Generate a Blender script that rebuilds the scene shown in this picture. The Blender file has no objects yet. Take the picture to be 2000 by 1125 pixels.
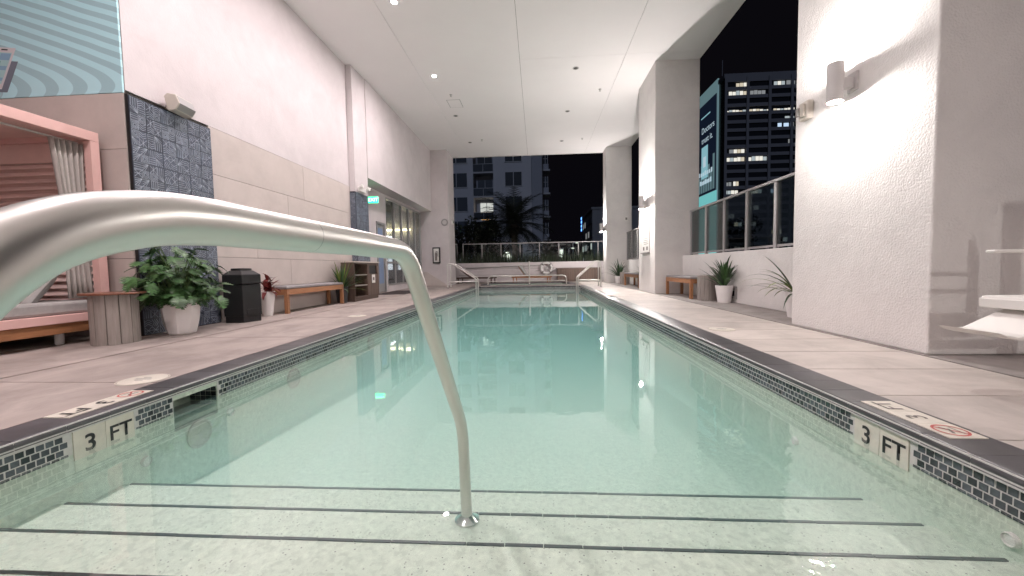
import bpy, bmesh, math, random
from mathutils import Vector, Matrix
random.seed(7)
R = math.radians
scene = bpy.context.scene
COL = scene.collection

# ------------------------------------------------------------------ camera
cam_d = bpy.data.cameras.new('camera')
cam_d.sensor_width = 36.0
cam_d.lens = 753.4 / 2000 * 36.0
cam_d.clip_start = 0.02
cam_d.clip_end = 3000
cam = bpy.data.objects.new('camera', cam_d)
COL.objects.link(cam)
scene.camera = cam
_p, _y, _r = 0.0529, -0.0658, 0.0172
fwd = Vector((math.sin(_y) * math.cos(_p), math.cos(_y) * math.cos(_p), -math.sin(_p)))
rgt = Vector((math.cos(_y), -math.sin(_y), 0))
dwn = fwd.cross(rgt)
r2 = rgt * math.cos(_r) + dwn * math.sin(_r)
d2 = dwn * math.cos(_r) - rgt * math.sin(_r)
m = Matrix((r2, -d2, -fwd)).transposed().to_4x4()
m.translation = (0, 0, 0.7605)
cam.matrix_world = m

# ------------------------------------------------------------------ world, added city-glow lamp, exposure
world = bpy.data.worlds.new('World')
scene.world = world
world.use_nodes = True
wn = world.node_tree
sky = wn.nodes.new('ShaderNodeTexSky')
sky.sky_type = 'NISHITA'
sky.sun_disc = False
sky.sun_elevation = R(-5)
sky.sun_rotation = R(190)
wbg = wn.nodes['Background']
wmix = wn.nodes.new('ShaderNodeMix')
wmix.data_type = 'RGBA'
wmix.inputs[0].default_value = 0.12
wmix.inputs[6].default_value = (0.0020, 0.0018, 0.0028, 1)
wn.links.new(sky.outputs[0], wmix.inputs[7])
wn.links.new(wmix.outputs[2], wbg.inputs[0])
wbg.inputs[1].default_value = 1.0
sun_d = bpy.data.lights.new('city_glow_fill', 'SUN')  # added lamp that brightens the far facades, stands in for city glow
sun_d.energy = 0.22
sun_d.angle = R(4)
sun_d.color = (0.66, 0.76, 1.0)
sun = bpy.data.objects.new('city_glow_fill', sun_d)
COL.objects.link(sun)
sun.rotation_euler = Vector((0.10, 0.92, -0.30)).to_track_quat('-Z', 'Y').to_euler()
vs = scene.view_settings
vs.view_transform = 'Standard'
vs.look = 'None'
vs.exposure = 0.50
vs.gamma = 1.0
cy = scene.cycles
cy.use_denoising = True
cy.max_bounces = 10
cy.diffuse_bounces = 6
cy.glossy_bounces = 4
cy.transmission_bounces = 6
cy.transparent_max_bounces = 16
cy.sample_clamp_indirect = 6.0
cy.volume_bounces = 2
cy.caustics_reflective = False
cy.caustics_refractive = False
DOWN_W, SCON_W = 98.0, 180.0

# ------------------------------------------------------------------ mesh helpers
class MB:
    def __init__(s):
        s.v, s.f, s.mi = [], [], []
    def face(s, idx, mi=0):
        s.f.append(idx); s.mi.append(mi)
    def box(s, x0, y0, z0, x1, y1, z1, mi=0, M=None):
        b = len(s.v)
        P = [(x0,y0,z0),(x1,y0,z0),(x1,y1,z0),(x0,y1,z0),(x0,y0,z1),(x1,y0,z1),(x1,y1,z1),(x0,y1,z1)]
        s.v += [tuple(M @ Vector(p)) if M else p for p in P]
        for q in ((0,3,2,1),(4,5,6,7),(0,1,5,4),(1,2,6,5),(2,3,7,6),(3,0,4,7)):
            s.face(tuple(b+i for i in q), mi)
        return s
    def poly(s, pts, mi=0):
        b = len(s.v); s.v += [tuple(p) for p in pts]
        s.face(tuple(range(b, b+len(pts))), mi); return s
    def prism(s, pts, vec, mi=0):
        n = len(pts); b = len(s.v); vec = Vector(vec)
        s.v += [tuple(p) for p in pts] + [tuple(Vector(p)+vec) for p in pts]
        s.face(tuple(range(b+n-1, b-1, -1)), mi); s.face(tuple(range(b+n, b+2*n)), mi)
        for i in range(n):
            j = (i+1) % n
            s.face((b+i, b+j, b+n+j, b+n+i), mi)
        return s
    def tube(s, pts, r, n=10, cap=True, mi=0):
        pts = [Vector(p) for p in pts]; N = len(pts)
        rr = r if isinstance(r, (list, tuple)) else [r]*N
        b = len(s.v); up = None
        for i, p in enumerate(pts):
            t = (pts[min(i+1,N-1)] - pts[max(i-1,0)]).normalized()
            if up is None:
                up = Vector((0,0,1)) if abs(t.z) < .9 else Vector((1,0,0))
            a = t.cross(up).normalized(); up = a.cross(t).normalized()
            for k in range(n):
                q = 2*math.pi*k/n
                s.v.append(tuple(p + (a*math.cos(q) + up*math.sin(q))*rr[i]))
        for i in range(N-1):
            for k in range(n):
                k2 = (k+1) % n
                s.face((b+i*n+k, b+i*n+k2, b+(i+1)*n+k2, b+(i+1)*n+k), mi)
        if cap:
            s.face(tuple(b+k for k in range(n-1,-1,-1)), mi)
            s.face(tuple(b+(N-1)*n+k for k in range(n)), mi)
        return s
    def lathe(s, prof, n=24, c=(0,0,0), mi=0, cap=True, rot=0.0, sq=None):
        b = len(s.v); N = len(prof)
        for r, z in prof:
            for k in range(n):
                q = 2*math.pi*k/n + rot
                k_ = 1.0
                if sq:
                    k_ = 1.0/((abs(math.cos(q))**sq + abs(math.sin(q))**sq)**(1/sq))
                s.v.append((c[0]+r*k_*math.cos(q), c[1]+r*k_*math.sin(q), c[2]+z))
        for i in range(N-1):
            for k in range(n):
                k2 = (k+1) % n
                s.face((b+i*n+k, b+i*n+k2, b+(i+1)*n+k2, b+(i+1)*n+k), mi)
        if cap:
            s.face(tuple(b+k for k in range(n-1,-1,-1)), mi)
            s.face(tuple(b+(N-1)*n+k for k in range(n)), mi)
        return s
    def mesh(s, name, mats, smooth=None):
        me = bpy.data.meshes.new(name)
        me.from_pydata(s.v, [], s.f)
        for mt in (mats if isinstance(mats, (list, tuple)) else [mats]):
            me.materials.append(mt)
        me.polygons.foreach_set('material_index', s.mi)
        if smooth:
            me.polygons.foreach_set('use_smooth', [True]*len(me.polygons))
            me.set_sharp_from_angle(angle=R(smooth))
        me.update()
        return me
    def build(s, name, mats, parent=None, smooth=None, bevel=None, loc=None, rz=None):
        return put(name, s.mesh(name, mats, smooth), parent, bevel, loc, rz)

def put(name, me, parent=None, bevel=None, loc=None, rz=None):
    o = bpy.data.objects.new(name, me)
    COL.objects.link(o)
    if parent is not None: o.parent = parent
    if loc is not None: o.location = loc
    if rz is not None: o.rotation_euler.z = rz
    if bevel:
        md = o.modifiers.new('bevel', 'BEVEL'); md.width = bevel; md.segments = 2
        md.limit_method = 'ANGLE'; md.angle_limit = R(40)
    return o

def tag(o, label=None, cat=None, group=None, kind=None):
    if label: o['label'] = label
    if cat: o['category'] = cat
    if group: o['group'] = group
    if kind: o['kind'] = kind
    return o

def empty(name, loc=(0,0,0), rz=0.0):
    o = bpy.data.objects.new(name, None)
    o.empty_display_size = 0.1
    COL.objects.link(o); o.location = loc; o.rotation_euler.z = rz
    return o

def copy_tree(o, parent=None):
    c = o.copy(); COL.objects.link(c); c.parent = parent
    for ch in o.children:
        copy_tree(ch, c)
    return c

def smooth_path(pts, rad, seg=6):
    """polyline with rounded corners"""
    pts = [Vector(p) for p in pts]; out = [pts[0]]
    for i in range(1, len(pts)-1):
        a, b, c = pts[i-1], pts[i], pts[i+1]
        r = rad[i-1] if isinstance(rad, (list, tuple)) else rad
        d1 = min(r, (a-b).length*.49); d3 = min(r, (c-b).length*.49)
        p0 = b + (a-b).normalized()*d1; p1 = b + (c-b).normalized()*d3
        for k in range(seg+1):
            t = k/seg
            out.append(p0*(1-t)**2 + b*2*t*(1-t) + p1*t*t)
    out.append(pts[-1])
    return out

def text_mesh(s, size, mt, bold=0.0, extrude=0.0):
    cu = bpy.data.curves.new('lettering', 'FONT')
    cu.body = s; cu.size = size; cu.align_x = 'CENTER'; cu.align_y = 'CENTER'
    cu.offset = bold*size; cu.extrude = extrude; cu.resolution_u = 4
    ob = bpy.data.objects.new('lettering', cu); COL.objects.link(ob)
    dg = bpy.context.evaluated_depsgraph_get()
    me = bpy.data.meshes.new_from_object(ob.evaluated_get(dg))
    bpy.data.objects.remove(ob); bpy.data.curves.remove(cu)
    me.materials.clear(); me.materials.append(mt)
    return me

def frame(o, origin, xdir, ydir, sc=1.0):
    x = Vector(xdir).normalized(); y = Vector(ydir).normalized(); z = x.cross(y)
    o.rotation_euler = Matrix((x, y, z)).transposed().to_euler()
    o.location = origin
    o.scale = (sc, sc, sc)
    return o

# ------------------------------------------------------------------ materials
def nodes_of(name):
    mt = bpy.data.materials.new(name); mt.use_nodes = True
    nt = mt.node_tree
    return mt, nt, nt.nodes['Principled BSDF']

def mat(name, col, rough=0.5, metal=0.0, var=0.0, vscale=4.0, bump=0.0, bscale=40.0, stretch=None,
        var2=None, coat=0.0, spec=0.5, bump2=0.0, b2scale=8.0, island=0.0, dist=0.01, world=False, stain=0.0):
    mt, nt, b = nodes_of(name)
    N, L = nt.nodes, nt.links
    b.inputs['Roughness'].default_value = rough
    b.inputs['Metallic'].default_value = metal
    b.inputs['Specular IOR Level'].default_value = spec
    if coat: b.inputs['Coat Weight'].default_value = coat
    tc = N.new('ShaderNodeTexCoord'); mp = N.new('ShaderNodeMapping')
    if world:
        gw = N.new('ShaderNodeNewGeometry'); L.new(gw.outputs['Position'], mp.inputs[0])
    else:
        L.new(tc.outputs['Object'], mp.inputs[0])
    if stretch: mp.inputs['Scale'].default_value = stretch
    c = (*col, 1)
    b.inputs['Base Color'].default_value = c
    src = None
    if var or var2:
        nz = N.new('ShaderNodeTexNoise'); nz.inputs['Scale'].default_value = vscale
        nz.inputs['Detail'].default_value = 7; nz.inputs['Roughness'].default_value = .62
        L.new(mp.outputs[0], nz.inputs[0])
        rp = N.new('ShaderNodeValToRGB')
        rp.color_ramp.elements[0].position = .3; rp.color_ramp.elements[1].position = .7
        lo = var2 if var2 else tuple(x*(1-var) for x in col)
        hi = col if var2 else tuple(min(1, x*(1+var)) for x in col)
        rp.color_ramp.elements[0].color = (*lo, 1); rp.color_ramp.elements[1].color = (*hi, 1)
        L.new(nz.outputs[0], rp.inputs[0]); src = rp.outputs[0]
        rr = N.new('ShaderNodeMapRange')
        rr.inputs[3].default_value = max(.02, rough-.08); rr.inputs[4].default_value = min(1, rough+.08)
        L.new(nz.outputs[0], rr.inputs[0]); L.new(rr.outputs[0], b.inputs['Roughness'])
    if island:
        oi = N.new('ShaderNodeObjectInfo'); g = N.new('ShaderNodeNewGeometry')
        ad = N.new('ShaderNodeMath'); ad.operation = 'ADD'
        L.new(oi.outputs['Random'], ad.inputs[0]); L.new(g.outputs['Random Per Island'], ad.inputs[1])
        fr = N.new('ShaderNodeMath'); fr.operation = 'FRACT'; L.new(ad.outputs[0], fr.inputs[0])
        mr = N.new('ShaderNodeMapRange'); mr.inputs[3].default_value = 1-island; mr.inputs[4].default_value = 1+island
        L.new(fr.outputs[0], mr.inputs[0])
        hs = N.new('ShaderNodeHueSaturation')
        if src: L.new(src, hs.inputs['Color'])
        else: hs.inputs['Color'].default_value = c
        L.new(mr.outputs[0], hs.inputs['Value']); src = hs.outputs[0]
    if stain:
        ns = N.new('ShaderNodeTexNoise'); ns.inputs['Scale'].default_value = 1.7; ns.inputs['Detail'].default_value = 6
        ns.inputs['Roughness'].default_value = .7; ns.inputs['Distortion'].default_value = .5
        gs = N.new('ShaderNodeNewGeometry'); L.new(gs.outputs['Position'], ns.inputs[0])
        sr_ = N.new('ShaderNodeMapRange'); sr_.inputs[1].default_value = .36; sr_.inputs[2].default_value = .58
        sr_.inputs[3].default_value = 1-stain; sr_.inputs[4].default_value = 1.0
        L.new(ns.outputs[0], sr_.inputs[0])
        h2 = N.new('ShaderNodeHueSaturation'); L.new(sr_.outputs[0], h2.inputs['Value'])
        if src: L.new(src, h2.inputs['Color'])
        else: h2.inputs['Color'].default_value = c
        src = h2.outputs[0]
    if src: L.new(src, b.inputs['Base Color'])
    prev = None
    for bs, sc in ((bump2, b2scale), (bump, bscale)):
        if bs:
            nb = N.new('ShaderNodeTexNoise'); nb.inputs['Scale'].default_value = sc
            nb.inputs['Detail'].default_value = 5
            L.new(mp.outputs[0], nb.inputs[0])
            bp = N.new('ShaderNodeBump'); bp.inputs['Strength'].default_value = bs
            bp.inputs['Distance'].default_value = dist
            L.new(nb.outputs[0], bp.inputs['Height'])
            if prev: L.new(prev, bp.inputs['Normal'])
            prev = bp.outputs[0]
    if prev: L.new(prev, b.inputs['Normal'])
    return mt

def emis(name, col, st):
    mt, nt, b = nodes_of(name)
    b.inputs['Base Color'].default_value = (*[min(.8, c*.8) for c in col], 1)
    b.inputs['Emission Color'].default_value = (*col, 1)
    b.inputs['Emission Strength'].default_value = st
    return mt

def glass(name, tint=(1,1,1), refl=1.0, rough=0.0):
    mt = bpy.data.materials.new(name); mt.use_nodes = True
    nt = mt.node_tree; N, L = nt.nodes, nt.links
    N.remove(N['Principled BSDF'])
    tr = N.new('ShaderNodeBsdfTransparent'); tr.inputs[0].default_value = (*tint, 1)
    gl = N.new('ShaderNodeBsdfGlossy'); gl.inputs['Roughness'].default_value = rough
    fr = N.new('ShaderNodeFresnel'); fr.inputs[0].default_value = 1.45
    mu = N.new('ShaderNodeMath'); mu.operation = 'MULTIPLY'; mu.inputs[1].default_value = refl
    mx = N.new('ShaderNodeMixShader')
    L.new(fr.outputs[0], mu.inputs[0]); L.new(mu.outputs[0], mx.inputs[0])
    L.new(tr.outputs[0], mx.inputs[1]); L.new(gl.outputs[0], mx.inputs[2])
    L.new(mx.outputs[0], N['Material Output'].inputs['Surface'])
    return mt

ZW_ = -0.165
def water_mat():
    mt = bpy.data.materials.new('pool_water'); mt.use_nodes = True
    nt = mt.node_tree; N, L = nt.nodes, nt.links
    N.remove(N['Principled BSDF'])
    tc = N.new('ShaderNodeTexCoord')
    mp = N.new('ShaderNodeMapping'); mp.inputs['Scale'].default_value = (1.0, 1.0, 1.0)
    L.new(tc.outputs['Object'], mp.inputs[0])
    n1 = N.new('ShaderNodeTexNoise'); n1.inputs['Scale'].default_value = 2.2; n1.inputs['Detail'].default_value = 3
    n1.inputs['Distortion'].default_value = .6
    L.new(mp.outputs[0], n1.inputs[0])
    n2 = N.new('ShaderNodeTexNoise'); n2.inputs['Scale'].default_value = 14.0; n2.inputs['Detail'].default_value = 2
    L.new(mp.outputs[0], n2.inputs[0])
    # a few patches carry finer ripple than the rest
    n3 = N.new('ShaderNodeTexNoise'); n3.inputs['Scale'].default_value = .45; n3.inputs['Detail'].default_value = 1
    L.new(mp.outputs[0], n3.inputs[0])
    pm = N.new('ShaderNodeMapRange'); pm.inputs[1].default_value = .42; pm.inputs[2].default_value = .75
    pm.inputs[3].default_value = .35; pm.inputs[4].default_value = 1.0
    L.new(n3.outputs[0], pm.inputs[0])
    m2 = N.new('ShaderNodeMath'); m2.operation = 'MULTIPLY'
    L.new(n2.outputs[0], m2.inputs[0]); L.new(pm.outputs[0], m2.inputs[1])
    vd = N.new('ShaderNodeVectorMath'); vd.operation = 'DISTANCE'; vd.inputs[1].default_value = (1.05, 1.35, ZW_)
    L.new(tc.outputs['Object'], vd.inputs[0])
    jm = N.new('ShaderNodeMapRange'); jm.interpolation_type = 'SMOOTHSTEP'
    jm.inputs[1].default_value = .15; jm.inputs[2].default_value = .95; jm.inputs[3].default_value = 9.0; jm.inputs[4].default_value = .35
    L.new(vd.outputs['Value'], jm.inputs[0])
    ms = N.new('ShaderNodeMath'); ms.operation = 'MULTIPLY'
    L.new(m2.outputs[0], ms.inputs[0]); L.new(jm.outputs[0], ms.inputs[1])
    ad = N.new('ShaderNodeMath'); ad.operation = 'ADD'
    L.new(n1.outputs[0], ad.inputs[0]); L.new(ms.outputs[0], ad.inputs[1])
    bp = N.new('ShaderNodeBump'); bp.inputs['Strength'].default_value = .5; bp.inputs['Distance'].default_value = .0018
    L.new(ad.outputs[0], bp.inputs['Height'])
    g = N.new('ShaderNodeNewGeometry')
    dt = N.new('ShaderNodeVectorMath'); dt.operation = 'DOT_PRODUCT'
    L.new(bp.outputs[0], dt.inputs[0]); L.new(g.outputs['Incoming'], dt.inputs[1])
    ab = N.new('ShaderNodeMath'); ab.operation = 'ABSOLUTE'; L.new(dt.outputs['Value'], ab.inputs[0])
    om = N.new('ShaderNodeMath'); om.operation = 'SUBTRACT'; om.inputs[0].default_value = 1.0; L.new(ab.outputs[0], om.inputs[1])
    pw = N.new('ShaderNodeMath'); pw.operation = 'POWER'; pw.inputs[1].default_value = 4.4; L.new(om.outputs[0], pw.inputs[0])
    sc = N.new('ShaderNodeMath'); sc.operation = 'MULTIPLY_ADD'; sc.inputs[1].default_value = .955; sc.inputs[2].default_value = .045
    L.new(pw.outputs[0], sc.inputs[0])
    tr = N.new('ShaderNodeBsdfTransparent')
    gl = N.new('ShaderNodeBsdfGlossy'); gl.inputs['Roughness'].default_value = .012; gl.inputs['Color'].default_value = (1,1,1,1)
    L.new(bp.outputs[0], gl.inputs['Normal'])
    mx = N.new('ShaderNodeMixShader')
    L.new(sc.outputs[0], mx.inputs[0]); L.new(tr.outputs[0], mx.inputs[1]); L.new(gl.outputs[0], mx.inputs[2])
    L.new(mx.outputs[0], N['Material Output'].inputs['Surface'])
    va = N.new('ShaderNodeVolumeAbsorption')
    va.inputs['Color'].default_value = (.05, .84, .82, 1); va.inputs['Density'].default_value = .225
    vsn = N.new('ShaderNodeVolumeScatter')
    vsn.inputs['Color'].default_value = (.66, .98, .98, 1); vsn.inputs['Density'].default_value = .36
    vsn.inputs['Anisotropy'].default_value = .3
    vad = N.new('ShaderNodeAddShader'); L.new(va.outputs[0], vad.inputs[0]); L.new(vsn.outputs[0], vad.inputs[1])
    L.new(vad.outputs[0], N['Material Output'].inputs['Volume'])
    return mt

def plaster_mat():
    """exposed-aggregate pool plaster: pale ground with small dark and light chips"""
    mt, nt, b = nodes_of('pool_plaster'); N, L = nt.nodes, nt.links
    b.inputs['Roughness'].default_value = .7
    tc = N.new('ShaderNodeTexCoord')
    vo = N.new('ShaderNodeTexVoronoi'); vo.inputs['Scale'].default_value = 55; L.new(tc.outputs['Object'], vo.inputs[0])
    rp = N.new('ShaderNodeValToRGB'); rp.color_ramp.interpolation = 'LINEAR'
    e = rp.color_ramp.elements
    e[0].position = .10; e[0].color = (.12, .125, .105, 1); e[1].position = .22; e[1].color = (.60, .66, .56, 1)
    L.new(vo.outputs['Distance'], rp.inputs[0])
    nz = N.new('ShaderNodeTexNoise'); nz.inputs['Scale'].default_value = 30; nz.inputs['Detail'].default_value = 6
    L.new(tc.outputs['Object'], nz.inputs[0])
    r2 = N.new('ShaderNodeValToRGB'); e2 = r2.color_ramp.elements
    e2[0].position = .38; e2[0].color = (.50, .555, .47, 1); e2[1].position = .66; e2[1].color = (.67, .73, .62, 1)
    L.new(nz.outputs[0], r2.inputs[0])
    # only some cells hold a dark chip
    sp = N.new('ShaderNodeSeparateColor'); L.new(vo.outputs['Color'], sp.inputs[0])
    gt = N.new('ShaderNodeMath'); gt.operation = 'GREATER_THAN'; gt.inputs[1].default_value = .62; L.new(sp.outputs[0], gt.inputs[0])
    mx = N.new('ShaderNodeMix'); mx.data_type = 'RGBA'
    L.new(gt.outputs[0], mx.inputs[0]); L.new(r2.outputs[0], mx.inputs[6]); L.new(rp.outputs[0], mx.inputs[7])
    L.new(mx.outputs[2], b.inputs['Base Color'])
    return mt

def mural_mat():
    """teal bands that curl at the foot of the wall and sweep up to the left"""
    mt, nt, b = nodes_of('mural_paint'); N, L = nt.nodes, nt.links
    b.inputs['Roughness'].default_value = .75
    tc = N.new('ShaderNodeTexCoord'); sx = N.new('ShaderNodeSeparateXYZ'); L.new(tc.outputs['Object'], sx.inputs[0])
    def mth(op, a, c=None, d=None):
        n = N.new('ShaderNodeMath'); n.operation = op
        for i, q in enumerate((a, c, d)):
            if q is None: continue
            if isinstance(q, (int, float)): n.inputs[i].default_value = q
            else: L.new(q, n.inputs[i])
        return n.outputs[0]
    X, Z = sx.outputs[0], sx.outputs[2]
    t = mth('MAXIMUM', Z, 0.0)
    up = mth('DIVIDE', mth('MULTIPLY', t, t), mth('ADD', t, .34))
    c = mth('MULTIPLY_ADD', up, 3.1, X)
    lo = mth('MAXIMUM', mth('SUBTRACT', .30, t), 0.0)
    c = mth('ADD', c, mth('MULTIPLY', mth('MULTIPLY', lo, lo), 2.2))
    nz = N.new('ShaderNodeTexNoise'); nz.inputs['Scale'].default_value = .8; L.new(tc.outputs['Object'], nz.inputs[0])
    c = mth('MULTIPLY_ADD', nz.outputs[0], .25, c)
    f = mth('SINE', mth('MULTIPLY', c, 2*math.pi/.36))
    g = mth('MULTIPLY_ADD', f, 14.0, .5); g = mth('MINIMUM', mth('MAXIMUM', g, 0.0), 1.0)
    mx = N.new('ShaderNodeMix'); mx.data_type = 'RGBA'
    mx.inputs[6].default_value = (.50, .79, .86, 1); mx.inputs[7].default_value = (.37, .58, .64, 1)
    L.new(g, mx.inputs[0]); L.new(mx.outputs[2], b.inputs['Base Color'])
    nb = N.new('ShaderNodeTexNoise'); nb.inputs['Scale'].default_value = 60; L.new(tc.outputs['Object'], nb.inputs[0])
    bp = N.new('ShaderNodeBump'); bp.inputs['Strength'].default_value = .25; bp.inputs['Distance'].default_value = .006
    L.new(nb.outputs[0], bp.inputs['Height']); L.new(bp.outputs[0], b.inputs['Normal'])
    return mt

M = {}
M['stucco'] = mat('stucco', (.73,.705,.69), .85, stain=.06, world=True, var=.05, vscale=1.2, bump=.6, bscale=55, bump2=.5, b2scale=9, dist=.012)
M['wallpaint'] = mat('wallpaint', (.60,.548,.552), .8, stain=.07, world=True, var=.06, vscale=.9, bump=.3, bscale=50, bump2=.35, b2scale=5, dist=.01)
M['ceiling'] = mat('ceiling', (.86,.82,.825), .9, var=.02, vscale=.7, bump=.15, bscale=70, dist=.004)
M['clad'] = mat('clad', (.54,.475,.445), .6, stain=.08, world=True, var=.05, vscale=2.5, bump=.15, bscale=80, dist=.004, island=.03)
M['joint'] = mat('joint', (.16,.14,.13), .9)
M['deck_lit'] = mat('deck_lit', (.56,.505,.47), .6, var2=(.46,.41,.38), vscale=1.6, bump=.22, bscale=45, stretch=(.7,2.2,1), dist=.004, island=.05, world=True, stain=.22)  # lighter than the left deck: stronger light there put into the colour
M['deck'] = mat('deck', (.43,.368,.34), .62, var2=(.31,.262,.24), vscale=1.3, bump=.22, bscale=45, stretch=(2.6,.6,1), dist=.004, island=.05, world=True, stain=.28)  # darker than the right deck: weaker light there put into the colour
M['deck_shaded'] = mat('deck_shaded', (.31,.28,.265), .75, var=.12, vscale=3, bump=.25, bscale=60, dist=.004, world=True, stain=.3)  # deck between the pillars, its shade put into the grey
M['coping'] = mat('coping', (.075,.072,.078), .38, var=.25, vscale=7, bump=.12, bscale=90, dist=.003, island=.18, world=True, stain=.25)
M['tile'] = mat('tile', (.062,.070,.080), .14, var=.3, vscale=20, island=.75)
M['grout'] = mat('grout', (.60,.59,.57), .8, var=.1, vscale=30)
M['plaster'] = plaster_mat()
M['water'] = water_mat()
M['nosing'] = mat('nosing', (.012,.014,.018), .4, island=.3)
M['white_tile'] = mat('white_tile', (.68,.64,.56), .3, var=.10, vscale=14)
M['black'] = mat('black', (.012,.012,.013), .5)
M['red'] = mat('red', (.50,.10,.09), .45, var=.15, vscale=30)
M['faded'] = mat('faded', (.16,.14,.13), .6, var=.3, vscale=40)
M['steel'] = mat('steel', (.64,.62,.59), .36, 1.0, bump=.035, bscale=160, stretch=(1,.06,1), dist=.001)
M['chrome'] = mat('chrome', (.72,.71,.69), .18, 1.0)
M['alu'] = mat('alu', (.42,.41,.41), .42, .85, var=.08, vscale=6)
M['fence'] = mat('fence', (.36,.345,.345), .5, .2)
M['glass'] = glass('fence_glass', (.86,.93,.93), .9)
M['storeglass'] = glass('store_glass', (.86,.89,.89), .8)
M['mural'] = mural_mat()
M['pink'] = mat('pink', (.72,.455,.42), .5, var=.04, vscale=5)
M['pinkslat'] = mat('pinkslat', (.82,.62,.58), .55, var=.06, vscale=6, island=.05)
M['pinkceil'] = mat('pinkceil', (.68,.48,.44), .7, var=.06, vscale=5)
M['curtain'] = mat('curtain', (.46,.425,.40), .85, var=.08, vscale=20, bump=.2, bscale=300, dist=.002)
M['cushion'] = mat('cushion', (.36,.345,.335), .9, var=.10, vscale=14, bump=.3, bscale=350, dist=.002)
M['cushbench'] = mat('cushbench', (.27,.255,.26), .9, var=.10, vscale=14, bump=.3, bscale=350, dist=.002)
M['cushdark'] = mat('cushdark', (.20,.19,.185), .9, var=.12, vscale=14, bump=.3, bscale=350, dist=.002)
M['teak'] = mat('teak', (.40,.19,.085), .5, var2=(.26,.11,.05), vscale=3, stretch=(18,1.5,18), bump=.1, bscale=30, island=.12)
M['teakx'] = mat('teakx', (.40,.19,.085), .5, var2=(.26,.11,.05), vscale=3, stretch=(1.5,18,18), island=.12)
M['greywood'] = mat('greywood', (.36,.32,.295), .6, var2=(.25,.22,.20), vscale=3, stretch=(14,14,1.2), bump=.12, bscale=20, island=.07)
M['brownwood'] = mat('brownwood', (.135,.088,.068), .55, var2=(.07,.045,.036), vscale=3, stretch=(12,12,1.0), bump=.12, bscale=20, island=.12)
M['counter'] = mat('counter', (.60,.52,.47), .4, var=.06, vscale=20)
M['walnut'] = mat('walnut', (.26,.11,.065), .4, var2=(.16,.06,.035), vscale=3, stretch=(2,16,16))
M['whitepot'] = mat('whitepot', (.85,.82,.81), .42, var=.03, vscale=8)
M['darkpot'] = mat('darkpot', (.05,.05,.055), .5)
M['soil'] = mat('soil', (.05,.032,.022), .95, var=.5, vscale=30, bump=1, bscale=60)
M['binblack'] = mat('binblack', (.010,.010,.011), .42, var=.2, vscale=9, bump=.1, bscale=120, dist=.002)
M['leaf'] = mat('leaf', (.070,.155,.050), .40, var2=(.030,.078,.024), vscale=9, island=.45)
M['leafdark'] = mat('leafdark', (.050,.095,.042), .45, var2=(.028,.06,.03), vscale=7, island=.4)
M['grassdark'] = mat('grassdark', (.034,.048,.028), .6, island=.5)
M['leafyel'] = mat('leafyel', (.24,.28,.06), .45, var2=(.08,.14,.03), vscale=6, island=.4)
M['leafred'] = mat('leafred', (.27,.045,.040), .42, var2=(.13,.02,.022), vscale=14, island=.4)
M['stem'] = mat('stem', (.07,.12,.04), .6)
M['palmleaf'] = mat('palmleaf', (.018,.024,.016), .6, island=.4)
M['trunk'] = mat('trunk', (.10,.085,.07), .9, var=.3, vscale=12, bump=.8, bscale=25)
M['bark'] = mat('bark', (.07,.055,.045), .9, var=.3, vscale=12)
M['ptile'] = mat('ptile', (.062,.075,.105), .38, var=.35, vscale=18, island=.22)
M['pline'] = mat('pline', (.34,.38,.44), .6, var=.35, vscale=22)
M['white_plastic'] = mat('white_plastic', (.74,.72,.69), .38)
M['cream'] = mat('cream', (.52,.475,.42), .4)
M['lens'] = mat('lens', (.30,.29,.28), .1, coat=.5)
M['sconce'] = mat('sconce', (.50,.475,.47), .45)
M['unlit'] = mat('unlit', (.10,.095,.09), .4)
M['greyp'] = mat('greyp', (.30,.29,.285), .5)
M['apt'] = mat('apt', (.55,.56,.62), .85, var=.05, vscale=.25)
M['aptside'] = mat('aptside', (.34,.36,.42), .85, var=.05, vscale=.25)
M['aptglass'] = mat('aptglass', (.035,.045,.065), .5, spec=.2, island=.5)
M['aptframe'] = mat('aptframe', (.45,.46,.5), .6)
M['tower'] = mat('tower', (.22,.22,.25), .7, var=.06, vscale=.06)
M['towerglass'] = mat('towerglass', (.02,.022,.03), .2)
M['city'] = mat('city', (.28,.28,.30), .85, var=.1, vscale=.1)
M['asphalt'] = mat('asphalt', (.045,.045,.05), .9, var=.2, vscale=.4)
M['mat_rubber'] = mat('mat_rubber', (.035,.025,.024), .95, bump=.5, bscale=200)
M['ring'] = mat('ring', (.62,.60,.58), .5, var=.06, vscale=20)
M['room'] = mat('room', (.42,.41,.42), .8)
M['roomdark'] = mat('roomdark', (.10,.10,.105), .8)
M['bluepaper'] = mat('bluepaper', (.20,.27,.42), .5)
M['pebble'] = mat('pebble', (.10,.095,.09), .9, var=.4, vscale=20, bump=1, bscale=30)
E_LAMP = emis('lamp_glow', (1, .93, .88), 30)
E_SCON = emis('sconce_glow', (1, .95, .88), 40)
E_EXIT = emis('exit_green', (.02, 1.0, .45), 1.6)
E_STRIP = emis('strip_light', (1, .86, .52), 22.0)
E_STRIPW = emis('strip_white', (.95, .95, 1), 16.0)
E_WIN = emis('lit_office', (1, .96, .84), .58)
E_WIN2 = emis('lit_office_warm', (1, .88, .66), .40)
E_WIN3 = emis('lit_office_cool', (.82, .92, .92), .30)
E_WINB = emis('lit_office_blue', (.62, .80, 1), .60)
E_WIND = emis('dim_office', (.8, .82, .8), .16)
E_WARM = emis('lit_room_warm', (1, .52, .16), .75)
E_ROOM = emis('lit_room_white', (.86, .88, .80), .42)
E_ROOMW = emis('lit_doorway', (.9, .93, 1), 1.6)
E_TEAL = emis('billboard_teal', (.27, .45, .49), .26)  # floodlight on the wall and poster folds put in as glow
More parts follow.
